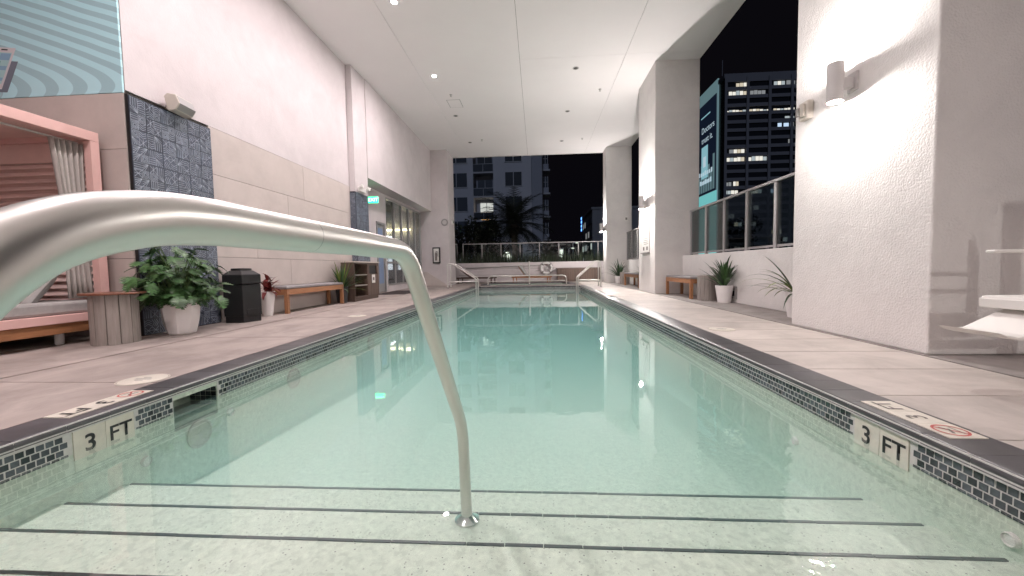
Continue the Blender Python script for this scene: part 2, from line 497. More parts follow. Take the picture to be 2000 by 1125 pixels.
E_TEALD = emis('billboard_lower_teal', (.24, .74, .74), .46)  # light on the foot of that wall put in as glow
E_BBDARK = emis('billboard_navy', (.006, .010, .022), .6)
E_BBTXT = emis('billboard_text', (.55, .70, .78), .55)
E_BBIMG = emis('billboard_pale', (.28, .55, .62), .55)
E_BLUE = emis('blue_sign', (.12, .35, 1), 2.6)
E_STREET = emis('street_lamp', (1, .95, .8), .9)
E_UPLIT = emis('planter_lamp', (1, .95, .78), 3.0)

# ------------------------------------------------------------------ key dimensions
XL, XRT = -2.43, 1.70          # pool side walls
XLI, XRI = -2.41, 1.675        # coping lips
XLO, XRO = -2.66, 1.92         # coping outer edges
Y0, Y1 = 0.84, 15.5            # pool ends
ZW = -0.165                    # water level
ZC = 6.05                      # ceiling
YE = 18.5                      # end of the roof
XP = 3.13                      # pillar faces
XW = -4.87                     # left wall

# ================================================================== THE SETTING
ground = MB().poly([(-1500,-1500,-20),(1500,-1500,-20),(1500,1500,-20),(-1500,1500,-20)]).build('ground', M['asphalt'])
tag(ground, kind='structure')

# ---- podium under everything
pod = MB()
pod.box(-14,-5,-20, XL-.4,25,-.08); pod.box(XRT+.4,-5,-20, 4.6,25,-.08)
pod.box(XL-.4,-5,-20, XRT+.4,Y0-.3,-.08); pod.box(XL-.4,Y1+.4,-20, XRT+.4,16.55,-.08)
pod.box(XL-.4,19.2,-20, XRT+.4,25,-.08)
tag(pod.build('podium', M['city']), kind='structure')

# ---- deck and its pavers
deck = MB()
deck.box(-14,-4.9,-.079, XLO+.02,24.5,-.022); deck.box(XRO-.02,-4.9,-.079, 4.5,24.5,-.022)
deck.box(XLO+.02,-4.9,-.079, XRO-.02,Y0-.25,-.022); deck.box(XLO+.02,Y1+.28,-.079, XRO-.02,16.6,-.022)
deck.box(XLO+.02,19.15,-.079, XRO-.02,24.5,-.022)
deck = tag(deck.build('pool_deck', M['joint']), kind='structure')
pav_cache = {}
def paver(x0, y0, x1, y1, mt='deck', g=.004):
    key = (round(x1-x0,3), round(y1-y0,3), mt)
    if key not in pav_cache:
        a, b = (x1-x0)/2-g, (y1-y0)/2-g
        mb = MB()
        mb.box(-a,-b,-.02, a,b,-.003)
        bvl = .003
        n = len(mb.v)
        mb.v[4] = (-a,-b,-.003); 
        mb.prism([(-a+bvl,-b+bvl,-.0035),(a-bvl,-b+bvl,-.0035),(a-bvl,b-bvl,-.0035),(-a+bvl,b-bvl,-.0035)], (0,0,.0035))
        pav_cache[key] = mb.mesh('paver', M[mt])
    return put('paver', pav_cache[key], deck, loc=((x0+x1)/2,(y0+y1)/2,0))
def grid(xs, ys, mt='deck', g=.004):
    for i in range(len(xs)-1):
        for j in range(len(ys)-1):
            paver(xs[i], ys[j], xs[i+1], ys[j+1], mt, g)
def steps(a, b, d):
    n = max(1, round((b-a)/d)); return [a+(b-a)*k/n for k in range(n+1)]
ysL = steps(-4.6, 22.0, 1.75)
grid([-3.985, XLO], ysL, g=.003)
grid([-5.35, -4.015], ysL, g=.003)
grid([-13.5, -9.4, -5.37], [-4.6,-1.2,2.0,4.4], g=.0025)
ysR = [1.716+.57*k for k in range(-11, 36)]
grid([XRO, 3.07], ysR, 'deck_lit', g=.0025)
grid([3.09, 3.86], steps(-4.6, 21.0, 1.9), 'deck_shaded')
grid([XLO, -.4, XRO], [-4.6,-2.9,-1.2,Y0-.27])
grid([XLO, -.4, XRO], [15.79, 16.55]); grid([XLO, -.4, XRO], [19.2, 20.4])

# ---- pool shell
pool = tag(empty('swimming_pool', (-.36, 8, -.2)), kind='structure')
def P(o):
    o.parent = pool; o.matrix_parent_inverse = Matrix.Translation((.36, -8, .2)); return o
SK = (2.37, 2.72)   # skimmer mouth in the left wall
sh = MB()
sh.box(XL-.35,Y0-.3,-2.2, XL,SK[0],-.058); sh.box(XL-.35,SK[1],-2.2, XL,Y1+.3,-.058)
sh.box(XL-.35,SK[0],-2.2, XL,SK[1],-.30); sh.box(XL-.35,SK[0],-.30, XL-.22,SK[1],-.058)
sh.box(XL-.22,SK[0],-.088, XL,SK[1],-.058)
sh.box(XRT,Y0-.3,-2.2, XRT+.35,Y1+.3,-.058)
sh.box(XL,Y0-.3,-2.2, XRT,Y0,-.058); sh.box(XL,Y1,-2.2, XRT,Y1+.3,-.058)
P(sh.build('pool_wall', M['plaster']))
fl = MB()
zf0, zf1 = -.66, -1.20
fl.prism([(XL,2.05,zf0),(XL,2.05,-2.2),(XL,Y1,-2.2),(XL,Y1,zf1),(XL,9.5,zf1+.08)], (XRT-XL,0,0))
P(fl.build('pool_floor', M['plaster']))
for s_, xw in ((1, XL), (-1, XRT)):
    cv = MB(); pr_ = []
    for k in range(7):
        a = math.pi/2*k/6; pr_.append((.30*(1-math.sin(a)), .30*(1-math.cos(a))))
    secs = [(2.05,zf0),(9.5,zf1+.08),(Y1,zf1)]
    for (y_, z_) in secs:
        kk = .04 if y_ < 2.1 else 1.0
        cv.v += [(xw+s_*p[0]*kk, y_, z_+p[1]*kk-.004) for p in pr_]
    for i in range(2):
        for k in range(6):
            q = (i*7+k, i*7+k+1, (i+1)*7+k+1, (i+1)*7+k); cv.face(q if s_ > 0 else q[::-1])
    P(cv.build('floor_cove', M['plaster'], smooth=80))
NOSE = [(1.14,-.235),(1.44,-.312),(1.74,-.388),(2.05,-.465)]
py = Y0
for (yn, zn) in NOSE:
    st = MB()
    st.prism([(XL,py,-2.2),(XL,py,zn),(XL,yn-.02,zn),(XL,yn-.006,zn-.004),(XL,yn,zn-.02),(XL,yn,-2.2)], (XRT-XL,0,0))
    P(st.build('pool_step', M['plaster']))
    py = yn
nose_me = MB().box(-.0735,-.013,-.012, .0735,.0008,.0022).mesh('nosing_tile', M['nosing'])
for (yn, zn) in NOSE:
    n = int((XRT-XL)/.15)
    for k in range(n):
        P(put('nosing_tile', nose_me, loc=(XL+.04+.075+.15*k, yn+random.uniform(-.0015,.0015), zn)))

# ---- mosaic band at the waterline: the nearest tiles one by one, the rest joined
TH, TW = .034, .037
def mosaic_boxes(side):
    out = []
    rows = 4
    for r in range(rows):
        zt = -.060-r*TH
        off = (r % 2)*TW*.5
        k = 0
        while True:
            ya = Y0+.01+off+k*TW; k += 1
            if ya+TW > Y1: break
            yb = ya+TW-.006
            if side < 0 and not (yb < 1.805 or ya > 2.12): continue
            if side < 0 and not (yb < SK[0] or ya > SK[1]): continue
            if side > 0 and not (yb < 1.84 or ya > 2.155): continue
            out.append(((ya+yb)/2, zt-TH/2 if r < 3 else zt-.008, r))
    return out
tm = MB().box(-.004,-TW/2+.0035,-TH/2+.0032, .004,TW/2-.0035,TH/2-.0032).mesh('mosaic_tile', M['tile'])
tmc = MB().box(-.004,-TW/2+.0035,-.006, .004,TW/2-.0035,.0055).mesh('cut_mosaic_tile', M['tile'])
for side, xf in ((-1, XL+.001), (1, XRT-.001)):
    bx = mosaic_boxes(side)
    seen = [b for b in bx if b[0] > (1.25 if side < 0 else 1.15)]
    seen.sort(key=lambda b: b[0])
    near = seen[:150]; nearset = set(near)
    for (yc, zc, r) in near:
        P(put('mosaic_tile', tm if r < 3 else tmc, loc=(xf, yc+random.uniform(-.0008,.0008), zc)))
    rest = MB()
    for b in bx:
        if b not in nearset:
            hh = TH/2-.0032 if b[2] < 3 else .0057
            rest.box(xf-.004,b[0]-TW/2+.0035,b[1]-hh, xf+.004,b[0]+TW/2-.0035,b[1]+hh)
    o = P(rest.build('mosaic_band', M['tile'])); o['kind'] = 'stuff'
    g = MB()
    ys = [Y0+.005,1.808,2.118,SK[0]-.002,SK[1]+.002,Y1] if side < 0 else [Y0+.005,1.842,2.152,Y1]
    for k in range(0, len(ys)-1, 2):
        g.box(xf-.0022,ys[k],-.172, xf+.0022,ys[k+1],-.0585)
    P(g.build('mosaic_grout', M['grout']))
# far end wall band and near end
rest = MB()
for yy in (Y1-.001, Y0+.001):
    for r in range(3):
        for k in range(int((XRT-XL)/TW)-1):
            xa = XL+.02+(r % 2)*TW*.5+k*TW
            rest.box(xa,yy-.004,-.060-r*TH-TH+.003, xa+TW-.006,yy+.004,-.060-r*TH-.003)
o = P(rest.build('mosaic_band', M['tile'])); o['kind'] = 'stuff'
g = MB(); g.box(XL+.004,Y1-.0032,-.172, XRT-.004,Y1+.002,-.0585); g.box(XL+.004,Y0-.002,-.172, XRT-.004,Y0+.0032,-.0585)
P(g.build('mosaic_grout', M['grout']))
# skimmer mouth lining
sk = MB()
for r in range(3):
    for k in range(5):
        sk.box(XL-.21+.042*k,SK[1]-.001,-.093-.036*(r+1), XL-.21+.042*k+.036,SK[1]-.006,-.093-.036*r-.004)
P(sk.build('skimmer_lining', M['tile']))
P(MB().box(XL-.20,SK[0]+.01,-.215, XL-.02,SK[1]-.01,-.205).build('skimmer_weir', M['greyp']))

# ---- coping stones with a rounded nose
def coping_mesh(L, sgn):
    w = XLI-XLO
    prof = [(-w,-.056),(-w,0)]
    for k in range(7):
        a = math.pi/2 - k*math.pi/8
        prof.append((-.022+.022*math.cos(a), -.022+.022*math.sin(a)))
    prof += [(-.002,-.044),(-.012,-.056)]
    pts = [(sgn*-px, 0, pz) for px, pz in prof] if sgn > 0 else [(px, 0, pz) for px, pz in prof]
    b = MB(); b.prism(pts, (0,L,0))
    return b.mesh('coping_stone', M['coping'], 50)
CL = .2005
cmL, cmR = coping_mesh(CL-.003, -1), coping_mesh(CL-.003, 1)
k = 0
yy = Y0-.06
while yy < Y1:
    P(put('coping_stone', cmL, loc=(XLI, yy, random.uniform(-.0006,.0006))))
    P(put('coping_stone', cmR, loc=(XRI, yy, random.uniform(-.0006,.0006))))
    yy += CL
YE_ = yy
cj = MB()
cj.box(XLO+.001,Y0-.06,-.054, XLI-.004,YE_,-.004); cj.box(XRI+.004,Y0-.06,-.054, XRO-.001,YE_,-.004)
P(cj.build('coping_mortar', M['grout']))
for k in range(int((XRO-XLO)/.2)+1):
    xa = XLO+.2*k; xb = min(xa+.197, XRO)
    if xb-xa < .05: continue
    b = MB(); b.box(xa,Y1-.02,-.056, xb,Y1+.27,.0)
    P(b.build('coping_stone', M['coping'], bevel=.015))
    b = MB(); b.box(xa,Y0-.30,-.056, xb,Y0-.062,.0)
    P(b.build('coping_stone', M['coping'], bevel=.015))
# underwater fittings
def disc_fit(name, y, z, x, sx, r, mt, ring):
    o = MB().lathe([(r*1.0,0),(r*1.0,.012),(r*.86,.018),(r*.80,.010),(.001,.014)], 24).build(name, mt, smooth=50)
    o.rotation_euler = (0, sx*math.pi/2, 0); o.location = (x, y, z)
    return P(o)
for (y, z, r) in ((2.55,-.385,.10),(3.63,-.30,.10),(5.4,-.30,.10)):
    disc_fit('underwater_lamp', y, z, XL, 1, r, M['cream'], 1)
for (y, z) in ((2.17,-.395),(2.83,-.335),(4.6,-.33)):
    disc_fit('return_jet', y, z, XL, 1, .032, M['white_plastic'], 0)
for (y, z) in ((1.455,-.252),(2.62,-.42)):
    disc_fit('return_jet', y, z, XRT, -1, .026, M['white_plastic'], 0)

# ---- water
wt = MB(); wt.box(XL-.004,Y0-.004,-1.9, XRT+.004,Y1+.004,ZW)
wt.box
water = tag(wt.build('pool_water', M['water']), kind='structure')
wsk = MB(); wsk.box(XL-.219,SK[0]+.002,-.28, XL-.0045,SK[1]-.007,ZW)
tag(wsk.build('skimmer_water', M['water']), kind='structure')

# ---- depth markers (vertical tiles in the wall, flat tiles in the coping)
NUM3 = text_mesh('3', .125, M['black'], .018)
NUMFT = text_mesh('FT', .118, M['black'], .016)
NUM3F = text_mesh('3', .115, M['faded'], .010)
NUMFTF = text_mesh('FT', .108, M['faded'], .008)
t6 = .1524
def nodive(parent, o, xd, yd):
    rr = MB()
    n = 28
    for k in range(n):
        a, b2 = 2*math.pi*k/n, 2*math.pi*(k+1)/n
        rr.poly([(.062*math.cos(a),.062*math.sin(a),0),(.062*math.cos(b2),.062*math.sin(b2),0),(.052*math.cos(b2),.052*math.sin(b2),0),(.052*math.cos(a),.052*math.sin(a),0)])
    q = math.radians(45); c, s_ = math.cos(q), math.sin(q)
    rr.poly([(c*-.055-s_*.005, s_*-.055+c*.005,0),(c*-.055+s_*.005, s_*-.055-c*.005,0),(c*.055+s_*.005, s_*.055-c*.005,0),(c*.055-s_*.005, s_*.055+c*.005,0)])
    b = rr.build('red_prohibition_ring', M['red'], parent); frame(b, o, xd, yd)
    d = MB(); d.poly([(-.035,.012,0),(.012,-.008,0),(.016,.002,0),(-.031,.022,0)]); d.poly([(.012,.002,0),(.034,.016,0),(.030,.024,0),(.010,.012,0)])
    d.poly([(-.036,-.022,0),(.036,-.022,0),(.036,-.027,0),(-.036,-.027,0)])
    d = d.build('diver_symbol', M['faded'], parent); frame(d, Vector(o)+Vector((0,0,.0003)), xd, yd)
def depth_marker(kind, label, org, xd, yd, tiles):
    e = empty('depth_marker', org)
    z = Vector(xd).cross(Vector(yd))
    for k, t in enumerate(tiles):
        o = MB().box(-t6/2+.0012,-t6/2,-.006, t6/2-.0012,t6/2,.0).build('marker_tile', M['white_tile'], e)
        c = Vector(xd)*((k-(len(tiles)-1)/2)*t6)
        frame(o, c, xd, yd)
        if t == 'nd': nodive(e, c+z*.0016, xd, yd)
        else:
            me = {('3',0):NUM3,('FT',0):NUMFT,('3',1):NUM3F,('FT',1):NUMFTF}[(t, kind)]
            l = put('depth_figure' if t == '3' else 'unit_lettering', me, e); frame(l, c+z*.0016-Vector(yd)*(.010 if kind == 0 and abs(Vector(yd).z) > .5 else 0), xd, yd)
    return tag(e, label, 'depth marker')
zt = -.058-t6/2
depth_marker(0, 'white 3 FT depth marker tiles in the left pool wall at the waterline', (XL+.0065, 1.963, zt), (0,1,0), (0,0,1), ['3','FT'])
depth_marker(0, 'white 3 FT depth marker tiles in the right pool wall at the waterline', (XRT-.0065, 1.998, zt), (0,-1,0), (0,0,1), ['3','FT'])
depth_marker(0, 'flat 3 FT no-diving marker set in the left coping, lettering upside down', (-2.572, 2.083, .0045), (0,-1,0), (1,0,0), ['nd','3','FT'])
depth_marker(1, 'flat faded 3 FT no-diving marker with red ring in the right coping', (1.822, 1.952, .0045), (0,1,0), (-1,0,0), ['nd','3','FT'])
depth_marker(1, 'small pale depth marker set in the right coping beside the middle pillar', (1.81, 10.1, .0045), (0,1,0), (-1,0,0), ['nd','3','FT'])

# ---- spa beyond the far end
spa = tag(empty('spa_basin', (-.4, 17.8, 0)), kind='structure')
hexp = [(-2.25,16.62),(1.45,16.62),(1.75,17.1),(1.75,18.7),(1.45,19.1),(-2.25,19.1),(-2.55,18.7),(-2.55,17.1)]
cx, cyy = -.4, 17.85
for i in range(8):
    a, b2 = hexp[i], hexp[(i+1) % 8]
    f = lambda p, s_: (cx+(p[0]-cx)*s_-cx+.0, cyy+(p[1]-cyy)*s_-17.8, -.05)
    b = MB(); b.prism([f(a,1),f(b2,1),f(b2,.86),f(a,.86)], (0,0,.06)); b.build('spa_coping', M['coping'], spa, bevel=.01)
b = MB()
for i in range(8):
    a, b2 = hexp[i], hexp[(i+1) % 8]
    b.prism([(cx+(p[0]-cx)*s_-cx, cyy+(p[1]-cyy)*s_-17.8, -1.2) for p, s_ in ((a,.99),(b2,.99),(b2,.87),(a,.87))], (0,0,1.149))
b.prism([(p[0]-cx, p[1]-17.8, -1.25) for p in hexp], (0,0,.1))
b.build('spa_wall', M['plaster'], spa)
sw = MB(); sw.prism([(cx+(p[0]-cx)*.875, cyy+(p[1]-cyy)*.875, -1.1) for p in hexp], (0,0,1.03))
tag(sw.build('spa_water', M['water']), kind='structure')
fill = MB(); fill.box(XLO+.03,16.56,-.079, XRO-.03,16.63,-.004); fill.box(-2.66,16.63,-.079,-2.55,19.15,-.004); fill.box(1.75,16.63,-.079,1.9,19.15,-.004)
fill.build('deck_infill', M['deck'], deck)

# ---- ceiling: panels with recessed joints
ceil = tag(MB().box(-13.5,-4.9,ZC+.012, 4.265,YE,ZC+.32).build('ceiling', M['joint']), kind='structure')
cxs = [-13.4,-8.2,-3.14,-.372,2.29,XP]
cys = [[-4.8,YE-.004]]*5
def cpanel(x0, y0, x1, y1, g=.004):
    b = MB(); b.box(x0+g,y0+g,ZC, x1-g,y1-g,ZC+.02); b.build('ceiling_panel', M['ceiling'], ceil)
cpanel(-13.4,-4.8,-8.2,4.4); cpanel(-8.2,-4.8,-3.14,YE); cpanel(-3.14,-4.8,-.372,YE)
for a, b2 in ((-.372,2.29),(2.29,4.262)):
    cpanel(a,-4.8,b2,2.9); cpanel(a,2.9,b2,10.12); cpanel(a,10.12,b2,YE)
fas = MB().box(-4.8,YE+.002,ZC-.0, 4.265,YE+.12,ZC+.9).build('roof_fascia', M['stucco'], ceil)

# ================================================================== WALLS AND PILLARS
# ---- left wall: upper stucco, lower cladding panels
lw = tag(empty('side_wall', (XW, 8, 0)), 'long white stucco left wall with panelled lower cladding and a pilaster', 'wall')
def W(o): o.parent = lw; o.matrix_parent_inverse = Matrix.Translation((-XW, -8, 0)); return o
W(MB().box(XW-.5,4.41,2.955, XW,9.93,ZC+.01).build('upper_wall', M['wallpaint']))
W(MB().box(XW-.5,4.41,0, XW-.03,9.93,2.954).build('lower_backing', M['joint']))
rowsz = [.0,.50,1.0,1.62,2.25,2.952]
for r in range(len(rowsz)-1):
    brk = [5.563, 6.46+(.9 if r % 2 else 0), 9.93] if r < 4 else [5.563, 7.9, 9.93]
    for k in range(len(brk)-1):
        W(MB().box(XW-.03,brk[k]+.003,rowsz[r]+.003, XW+.004,brk[k+1]-.003,rowsz[r+1]-.003).build('cladding_panel', M['clad']))
XS = -4.72
W(MB().box(XS-.6,9.935,2.83, XS,10.70,ZC+.01).build('pilaster', M['wallpaint']))
W(MB().box(XS-.6,9.935,0, XS-.035,10.70,2.829).build('pilaster_core', M['joint']))
W(MB().box(XS-.62,10.702,3.35, XS+.02,17.24,ZC+.01).build('header_wall', M['wallpaint']))
# alcove with the storefront
W(MB().box(-5.75,10.702,0, -5.2,12.30,3.349).build('alcove_wall', M['wallpaint']))
W(MB().box(-5.75,12.30,2.35, -5.2,13.14,3.349).build('alcove_wall', M['wallpaint']))
W(MB().box(-5.35,13.02,0, -5.2,13.14,2.349).build('alcove_wall', M['wallpaint']))
W(MB().box(-5.75,13.145,0, -5.17,17.24,.20).build('storefront_curb', M['wallpaint']))
W(MB().box(-5.75,13.145,3.285, -5.2,17.24,3.349).build('storefront_header', M['wallpaint']))
# end pier with sloping kerb
pier = tag(empty('end_pier', (-4.6, 17.25, 0)), 'white pier at the far left with a fire extinguisher cabinet on it', 'wall')
MB().box(-1.6,0,0, .66,YE-17.25,ZC+.005).build('pier_body', M['wallpaint'], pier, bevel=.01)
ramp = MB(); ramp.prism([(-.55,-.06,0),(.55,-.06,0),(-.35,-.06,.62),(-.55,-.06,.62)], (0,.055,0)); ramp.build('sloping_kerb', M['clad'], pier)

# ---- camera-facing mural wall
mw = tag(empty('mural_wall', (XW, 4.40, 0)), 'wall with teal wave-striped mural above grey panels, behind the cabana', 'wall')
mu = MB().box(-6.5,-.02,0, -.002,.0,ZC-2.915+.005).build('mural', M['mural'], mw); mu.location = (0,0,2.915)
mu['label'] = 'teal striped wave mural with a painted phone'
MB().box(-6.5,.0,0, -.002,.008,ZC).build('wall_core', M['joint'], mw)
for (x0, x1) in ((-6.4,-4.2),(-4.2,-2.1),(-2.1,-.003)):
    for (z0, z1) in ((0,.95),(.95,2.26),(2.26,2.912)):
        MB().box(x0+.003,-.016,z0+.003, x1-.003,.0,z1-.003).build('wall_panel', M['clad'], mw)
# the painted phone on the mural
def pr(pts, name, mt, dy):
    b = MB(); b.poly([(x-XW, -.02-dy, z) for x, z in pts]); o = b.build(name, mt, mw); return o
M['phone_white'] = mat('phone_white', (.66,.63,.66), .6); M['phone_shadow'] = mat('phone_shadow', (.17,.19,.24), .7)
M['bub_blue'] = mat('bub_blue', (.25,.42,.58), .6); M['bub_green'] = mat('bub_green', (.20,.42,.38), .6); M['phone_screen'] = mat('phone_screen', (.40,.62,.64), .6)
PH = [(-6.72,3.04),(-6.43,3.02),(-6.20,3.49),(-6.47,3.52)]
def ph(u, v):
    a = [PH[0][i]*(1-u)+PH[1][i]*u for i in (0,1)]; b = [PH[3][i]*(1-u)+PH[2][i]*u for i in (0,1)]
    return (a[0]*(1-v)+b[0]*v, a[1]*(1-v)+b[1]*v)
def quad(u0,v0,u1,v1): return [ph(u0,v0),ph(u1,v0),ph(u1,v1),ph(u0,v1)]
pr([(x+.07,z-.04) for x, z in quad(0,0,1,.75)], 'phone_shadow', M['phone_shadow'], .001)
pr(quad(0,0,1,1), 'phone_body', M['phone_white'], .002)
pr(quad(.10,.13,.90,.88), 'phone_screen', M['phone_screen'], .003)
for (a,b2,c,d,mt) in ((.40,.70,.88,.86,'bub_blue'),(.12,.60,.52,.68,'bub_green'),(.42,.46,.88,.56,'bub_blue'),(.12,.36,.60,.44,'bub_green'),(.40,.20,.88,.28,'bub_blue')):
    pr(quad(a,b2,c,d), 'message_bubble', M[mt], .004)
pr(quad(.25,.05,.75,.07), 'home_bar', M['black'], .004); pr(quad(.35,.93,.65,.96), 'notch', M['black'], .004)

# back and far-left walls that close the hall behind the viewer
bw = tag(MB().box(-13.6,-5.2,0, 4.1,-4.9,ZC+.3).build('back_wall', M['wallpaint']), kind='structure')
lw2 = tag(MB().box(-13.9,-5.2,0, -13.6,4.4,ZC+.3).build('recess_wall', M['wallpaint']), kind='structure')

# ---- pillars on the right
pil_labels = ['textured white pillar nearest the viewer with cylinder sconce and horn strobe', 'middle white pillar with sconce and pool rules board',
              'farthest white pillar at the end of the pool with a sconce', 'white pillar behind the viewer']
pil = []
for k, (ya, yb) in enumerate(((3.29,4.96),(10.52,12.14),(17.72,YE+.004),(-3.9,-2.3))):
    b = MB(); b.box(0,0,0, 1.13,yb-ya,ZC-.001)
    o = b.build('pillar', M['stucco'], bevel=.012, loc=(XP,ya,0))
    tag(o, pil_labels[k], 'pillar', 'white pillars along the right side'); pil.append(o)
# ---- parapets between pillars
XQ = 3.85
par_labels = ['low white parapet between the nearest and the middle pillar with a square vent', 'low white parapet between the middle and the farthest pillar', 'low white parapet beside the pool lift']
for k, (ya, yb) in enumerate(((4.963,10.517),(12.143,17.717),(-2.297,3.287))):
    o = MB().box(0,0,0, .38,yb-ya,1.0).build('parapet', M['stucco'], bevel=.008, loc=(XQ,ya,0))
    tag(o, par_labels[k], 'wall', 'parapets along the right side')
# gravel strip / outer ledge beyond
# ---- far planter wall
fp = tag(empty('planter_wall', (0, 20.5, 0)), 'long low white planter wall at the far end of the deck', 'wall')
MB().box(-5.0,0,0, 4.6,.16,1.03).build('front_face', M['wallpaint'], fp, bevel=.008)
MB().box(-5.0,.161,0, 4.6,1.1,.86).build('soil_bed', M['soil'], fp)
for z in (.38,.70):
    MB().box(-4.2,-.004,z, 4.2,.001,z+.012).build('wall_groove', M['joint'], fp)

# ================================================================== PATTERNED TILE PANELS
def motif(seed, s=.2):
    rnd = random.Random(seed); h = s/2-.002
    b = MB(); b.box(-h,-h,-.012, h,h,0)
    w = .0024
    def ln(x0, y0, x1, y1):
        d = Vector((x1-x0, y1-y0, 0))
        if d.length < 1e-4: return
        n = Vector((-d.y, d.x, 0)).normalized()*w
        b.poly([(x0-n.x,y0-n.y,.0008),(x1-n.x,y1-n.y,.0008),(x1+n.x,y1+n.y,.0008),(x0+n.x,y0+n.y,.0008)], 1)
    q = s/2*.94
    for qx in (-1, 0):
        for qy in (-1, 0):
            x0, y0 = qx*q, qy*q; t = rnd.randrange(7); L = q*.96
            if t == 0:
                for k in range(4): ln(x0, y0+L*k/3.3, x0+L, y0+L*k/3.3)
            elif t == 1:
                for k in range(4): ln(x0+L*k/3.3, y0, x0+L*k/3.3, y0+L)
            elif t == 2:
                for k in range(3):
                    ln(x0, y0+L*(.1+.3*k), x0+L/2, y0+L*(.4+.3*k)); ln(x0+L/2, y0+L*(.4+.3*k), x0+L, y0+L*(.1+.3*k))
            elif t == 3:
                for k in range(3):
                    c = L*(.5-.16*k); cx_, cy_ = x0+L/2, y0+L/2
                    ln(cx_-c,cy_-c,cx_+c,cy_-c); ln(cx_+c,cy_-c,cx_+c,cy_+c); ln(cx_+c,cy_+c,cx_-c,cy_+c); ln(cx_-c,cy_+c,cx_-c,cy_-c)
            elif t == 4:
                ln(x0,y0,x0+L,y0+L); ln(x0,y0+L,x0+L,y0); ln(x0,y0+L/2,x0+L,y0+L/2); ln(x0,y0,x0+L,y0)
            elif t == 5:
                for k in range(4): ln(x0, y0, x0+L, y0+L*k/3); ln(x0, y0, x0+L*.6, y0+L)
            else:
                for k in range(3):
                    ln(x0+L*(.05+.3*k), y0, x0+L*(.35+.3*k), y0+L/2); ln(x0+L*(.35+.3*k), y0+L/2, x0+L*(.05+.3*k), y0+L)
    ln(-q,-q,q,-q); 
    if rnd.random() < .5: ln(-q,-q,-q,q)
    return b.mesh('patterned_tile', [M['ptile'], M['pline']])
MOT = [motif(100+i) for i in range(14)]
MOTS = [motif(100+i, .165) for i in range(14)]
def tile_panel(parent, x, y0, z0, ny, nz, s, mots, facing='x', off=(0,0,0), sc=1.0):
    for i in range(ny):
        for j in range(nz):
            o = put('patterned_tile', random.choice(mots), parent)
            r = random.choice((0,1,2,3)) if s else 0
            xd, yd = ((0,1,0),(0,0,1)) if facing == 'x' else ((1,0,0),(0,0,1))
            X, Y_ = Vector(xd), Vector(yd)
            for _ in range(r): X, Y_ = Y_, -X
            c = Vector((x, y0+s*(i+.5), z0+s*(j+.5))) if facing == 'x' else Vector((y0+s*(i+.5), x, z0+s*(j+.5)))
            frame(o, c-Vector(off), X, Y_, sc)
tp = tag(empty('tile_panel', (XW, 4.40, 0)), 'tall dark blue panel of line-patterned tiles behind the big potted monstera', 'tile panel', 'patterned tile panels')
MB().box(0,-.004,0, .035,1.158,2.905).build('panel_backing', M['black'], tp)
tile_panel(tp, .048, 0, .006, 6, 15, .1925, MOT, sc=.9625)
tp2 = tag(empty('pilaster_tiles', (XS, 9.94, 0)), 'dark patterned tiles wrapping the lower pilaster beside the glass doors', 'tile panel', 'patterned tile panels')
MB().box(-.034,0,0, -.013,.755,2.826).build('tile_backing', M['black'], tp2)
tile_panel(tp2, -.0, .005, .01, 4, 15, .1875, MOT, sc=.9375)
side = MB().box(-.148,-.012,0, -.002,-.001,2.826).build('side_backing', M['black'], tp2)
for j in range(19):
    o = put('patterned_tile', random.choice(MOT), tp2)
    frame(o, (-.075, -.021, .08+.147*j), (1,0,0), (0,0,1), .72)

# ================================================================== STOREFRONT, DOOR, ROOM BEHIND
room = tag(empty('lobby_room', (-7.4, 14.5, 0)), 'dim lobby with strip lights seen through the glass storefront', 'room')
rb = MB()
rb.box(-3.2,-4.2,-.02, 1.6,3.2,.0); rb.box(-3.2,-4.2,3.4, 1.6,3.2,3.5)
rb.build('room_floor', M['roomdark'], room)
rb = MB(); rb.box(-3.3,-4.2,.0, -3.2,3.2,3.4); rb.box(-3.2,-4.3,.0, 1.6,-4.2,3.4); rb.box(-3.2,2.70,.0, 1.6,2.74,3.4)
rb.build('room_wall', M['room'], room)
MB().box(.25,2.52,2.50, 1.75,2.60,2.57).build('strip_lamp', E_STRIP, room)
MB().box(.9,.6,2.18, .96,2.5,2.22).build('strip_lamp', E_STRIPW, room)
MB().box(-1.8,-2.4,2.9, -1.6,2.4,2.94).build('strip_lamp', E_STRIPW, room)
MB().box(.55,2.60,.30, .85,2.68,1.95).build('lit_doorway', E_ROOMW, room)
MB().box(1.15,2.60,.30, 1.32,2.68,2.05).build('lit_doorway', E_ROOMW, room)
for k in range(4):
    MB().box(-1.2,-2.2+1.3*k,.0, -.8,-1.5+1.3*k,.9).build('counter_block', M['roomdark'], room)
    MB().box(-3.19,-2.6+1.5*k,.9, -3.17,-1.7+1.5*k,2.2).build('picture_panel', E_WIND, room)
for k in range(3):
    MB().box(.6+.35*k,1.9,.0, .8+.35*k,2.2,.75).build('display_stand', M['room'], room)

